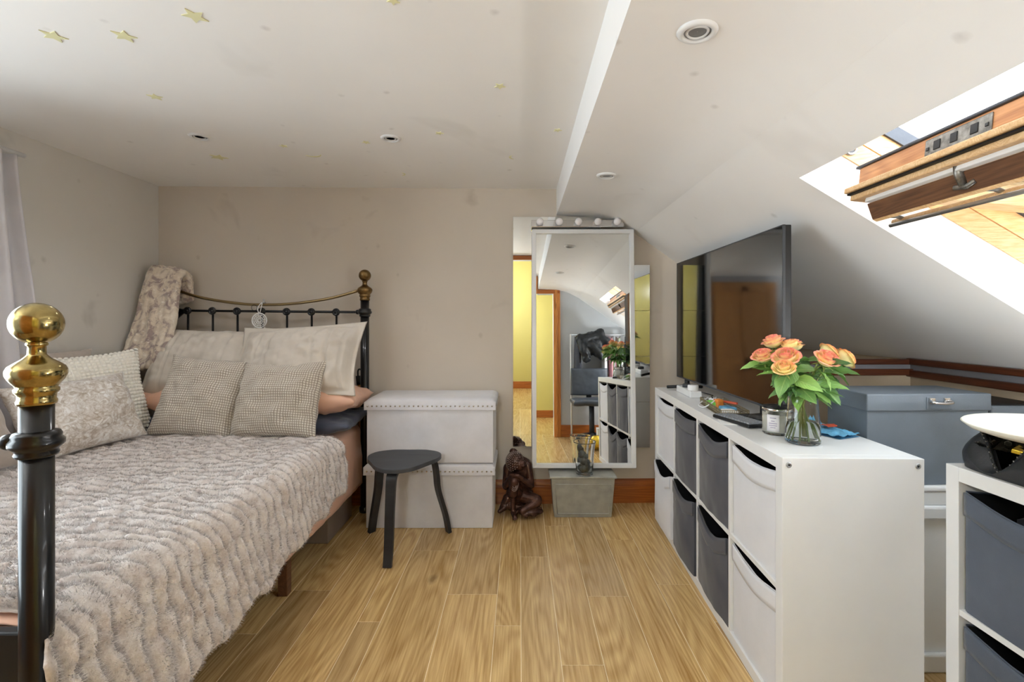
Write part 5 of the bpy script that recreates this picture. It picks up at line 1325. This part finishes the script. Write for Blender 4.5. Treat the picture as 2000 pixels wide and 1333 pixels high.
moon_obj(-1.041, 2.43, 0.042, 1.4, 0.25); moon_obj(-0.677, 2.759, 0.026, 0.2, 0.35); moon_obj(-0.029, 2.476, 0.026, 3.0, 0.4)
def downlight(x, y, z, label, tiltx=0):
    t = thing('downlight', label, 'light', (x, y, z), (0, tiltx, 0))
    lathe('trim_ring', [(0.030, -0.002), (0.034, -0.007), (0.042, -0.005), (0.046, 0.0), (0.046, 0.003), (0.030, 0.003)], MT['white'], t, 36, caps=False, close=True)
    lathe('lamp_face', [(0.001, 0.000), (0.022, 0.000), (0.030, -0.001), (0.030, 0.003)], MT['alu'], t, 30, caps=False)
    l = bpy.data.lights.new('downlight_fill', 'SPOT'); l.energy = 4; l.spot_size = 2.4; l.spot_blend = 0.8; l.shadow_soft_size = 0.025; l.color = (0.98, 0.98, 1.0)  # spot added for fill light; the fittings are otherwise off
    lo = bpy.data.objects.new('downlight_fill', l); COL.objects.link(lo); lo.parent = t; lo.location = (0, 0, -0.012)
    lathe('inner_ring', [(0.020, -0.001), (0.023, -0.005), (0.026, -0.001)], MT['white'], t, 30, caps=False)
downlight(-1.454, 2.201, CZ, 'recessed white downlight in the flat ceiling over the headboard')
downlight(-0.591, 2.22, CZ, 'recessed white downlight in the flat ceiling over the studded boxes')
downlight(0.407, 1.109, 1.8135, 'recessed white downlight in the lower soffit beside the roof window', 0.04)
downlight(0.396, 2.206, 1.8135, 'recessed white downlight in the lower soffit in front of the tall mirror', 0.04)

# added uplighter, out of view by the side window, for fill on the ceiling
fl_ = thing('fill_uplighter', 'added white uplighter for fill light, unseen behind the bed foot', 'lamp', (-1.95, 0.22, 0))
lathe('lamp_base', [(0.001, 0.0), (0.13, 0.0), (0.13, 0.012), (0.02, 0.022)], MT['white'], fl_, 36)
tube('pole', [(0, 0, 0.01), (0, 0, 1.36)], 0.011, MT['white'], fl_, 12)
lathe('bowl_shade', [(0.012, 1.35), (0.07, 1.37), (0.13, 1.42), (0.16, 1.48), (0.156, 1.48), (0.126, 1.424), (0.066, 1.376), (0.012, 1.358)], MT['white'], fl_, 40, caps=False, close=True)
tt = NT('fill_uplighter_bulb'); tt.set(Base_Color=tt.mix(tt.noise(tt.coord('Object'), 3), (0.9, 0.88, 0.85, 1), (0.92, 0.9, 0.87, 1)), Emission_Color=(0.95, 0.975, 1, 1), Emission_Strength=170.0)
lathe('bulb', [(0.001, 1.37), (0.03, 1.38), (0.06, 1.405), (0.07, 1.415), (0.001, 1.418)], tt.m, fl_, 24, caps=False)

# ------------------------------------------------------------------ behind the camera, seen in the mirrors
dr = struct(thing('door_1', 'open panelled pine door folded back on the rear wall', 'door', (-0.55, 0.0, 0.005)))
dw, dh = 0.78, 1.90
box('stile', -dw, -dw+0.10, -0.03, 0.005, 0, dh, MT['door_pine'], dr, bev=0.003); box('stile', -0.10, 0, -0.03, 0.005, 0, dh, MT['door_pine'], dr, bev=0.003); box('stile', -dw/2-0.05, -dw/2+0.05, -0.03, 0.005, 0.1, dh-0.05, MT['door_pine'], dr, bev=0.003)
for z0, z1 in ((0, 0.20), (0.80, 0.96), (1.78, 1.90)): box('rail', -dw+0.1, -0.1, -0.03, 0.005, z0, z1, MT['door_pine'], dr, bev=0.003)
for x0_ in (-dw+0.10, -dw/2+0.05):
    for z0, z1 in ((0.2, 0.80), (0.96, 1.78)): box('panel', x0_, x0_+dw/2-0.15, -0.022, -0.006, z0, z1, MT['door_pine'], dr, bev=0.006)
lathe('knob', [(0.012, 0), (0.010, 0.02), (0.024, 0.03), (0.028, 0.042), (0.020, 0.054), (0.001, 0.057)], MT['brass'], dr, 24, loc=(-dw+0.05, 0.005, 0.95), rot=(-PI/2, 0, 0))

ch = thing('desk_chair', 'black leather swivel chair against the rear wall, reflected in the tall mirror', 'chair', (0.82, 0.36, 0))
def pad(name, w, h, t_, loc, rot):
    o = pillow(name, w, h, t_, MT['chair_leather'], 71, n=30, wr=0.006, pinch=0.0, plump=0.16, loc=loc, rot=rot, parent=ch); return o
pad('backrest', 0.44, 0.32, 0.08, (0, -0.16, 0.52), (0.10, 0, PI))
pad('seat', 0.46, 0.44, 0.09, (0, 0.24, 0.455), (-PI/2, 0, PI))
box('back_bar', -0.03, 0.03, -0.20, -0.185, 0.42, 0.62, MT['dark_grey'], ch, bev=0.003)
tube('column', [(0, 0.02, 0.08), (0, 0.02, 0.42)], 0.030, MT['dark_grey'], ch, 16)
for k in range(5):
    a = k*2*PI/5+0.3; tube('base_arm', [(0, 0.02, 0.10), (0.24*math.cos(a), 0.02+0.24*math.sin(a), 0.055)], [0.022, 0.014], MT['dark_grey'], ch, 10)
    bm = bmesh.new(); bmesh.ops.create_icosphere(bm, subdivisions=2, radius=0.026); bmobj('caster', bm, MT['black_plastic'], ch, True, loc=(0.24*math.cos(a), 0.02+0.24*math.sin(a), 0.027))
cr_ = thing('clothes_rail', 'white clothes rail against the rear wall behind the chair', 'clothes rail', (1.06, 0.10, 0))
tube('hanging_bar', [(-0.44, 0, 1.24), (0.50, 0, 1.24)], 0.010, MT['alu'], cr_, 10)
for x in (-0.44, 0.48): tube('upright', [(x, 0, 0), (x, 0, 1.25 if x < 0 else 1.24)], 0.011, MT['white'], cr_, 10); tube('foot_bar', [(x, -0.10, 0.011), (x, 0.16, 0.011)], 0.010, MT['white'], cr_, 8)
def garment(name, x, w, top, bot, mat, lab, seed, dep=0.05):
    def fn(u, v):
        a = u*2*PI; ww = w*(0.55+0.45*min(1, v*4))/2; r = 1+0.10*math.sin(a*5+seed+v*2)*v
        sh = (1-min(1, v*6))*0.03
        return (x + math.cos(a)*dep*r*(0.7+0.3*v), 0.10+ 0.0 + math.sin(a)*ww*r*0.55, top - sh*abs(math.sin(a)) - v*(top-bot))
    V, F, U = grid(48, 24, fn); o = meshobj(name, V, F, mat, None, True); return tag(o, lab, 'clothing', 'clothes on the rail')
garment('hanging_coat', 0.70, 0.46, 1.225, 0.62, MT['coat_grey'], 'charcoal wool coat hanging at the doorway end of the rail', 1)
garment('knitted_top', 1.02, 0.40, 1.225, 0.72, MT['cloth_white'], 'white top hanging on the rail', 2, 0.03)
garment('knitted_top', 1.10, 0.40, 1.225, 0.60, MT['cloth_pink'], 'dusty pink top hanging on the rail', 3, 0.03)
garment('knitted_top', 1.19, 0.42, 1.225, 0.70, MT['coat_green'], 'sage green top hanging on the rail', 4, 0.035)
garment('knitted_top', 1.30, 0.42, 1.225, 0.66, MT['coat_black'], 'black top hanging at the knee wall end of the rail', 5, 0.035)
jk = blob('jacket', [('e', (0.0, 0.0, 0.0), (0.17, 0.09, 0.13)), ('c', (-0.12, 0.02, 0.06), (0.10, 0.03, 0.12), 0.07, 0.06), ('c', (0.10, 0.03, 0.10), (0.22, 0.06, -0.06), 0.06, 0.045), ('c', (-0.12, 0.05, 0.03), (-0.07, 0.07, -0.16), 0.06, 0.055), ('c', (-0.02, 0.06, -0.02), (0.10, 0.08, -0.14), 0.065, 0.05)], 0.012, MT['coat_black'], None, loc=(0.86, 0.20, 1.12), sm=2)
for v in jk.data.vertices: v.co += v.normal*0.022*fbm(v.co.x, v.co.y, v.co.z, 11, 3)
tag(jk, 'black padded jacket slung over the clothes rail above the chair', 'jacket')
for k, (x, y, r, m, lab) in enumerate(((0.80, 0.86, 0.075, 'gold_foil', 'crumpled gold foil ball on the floor by the shelf end'), (0.90, 0.80, 0.06, 'green', 'green foil ball on the floor by the shelf end'), (0.86, 0.92, 0.055, 'orange', 'orange foil ball on the floor by the shelf end'))):
    bm = bmesh.new(); bmesh.ops.create_icosphere(bm, subdivisions=3, radius=r)
    for v in bm.verts: v.co *= 1+0.10*fbm(v.co.x+k, v.co.y, v.co.z, 40, 3)
    z0 = min(v.co.z for v in bm.verts)
    tag(bmobj('foil_ball', bm, MT[m], None, True, loc=(x, y, -z0)), lab, 'ball')
gbg = thing('gift_bag', 'white paper gift bag with pink ball on the floor by the shelf end', 'bag', (0.92, 0.66, 0))
frustum('bag_body', 0.16, 0.09, 0.18, 0.10, 0, 0.20, MT['paper'], gbg, 0.002)
lathe('pink_ball', ball_profile(0.225, 0.05), MT['pink'], gbg, 24)
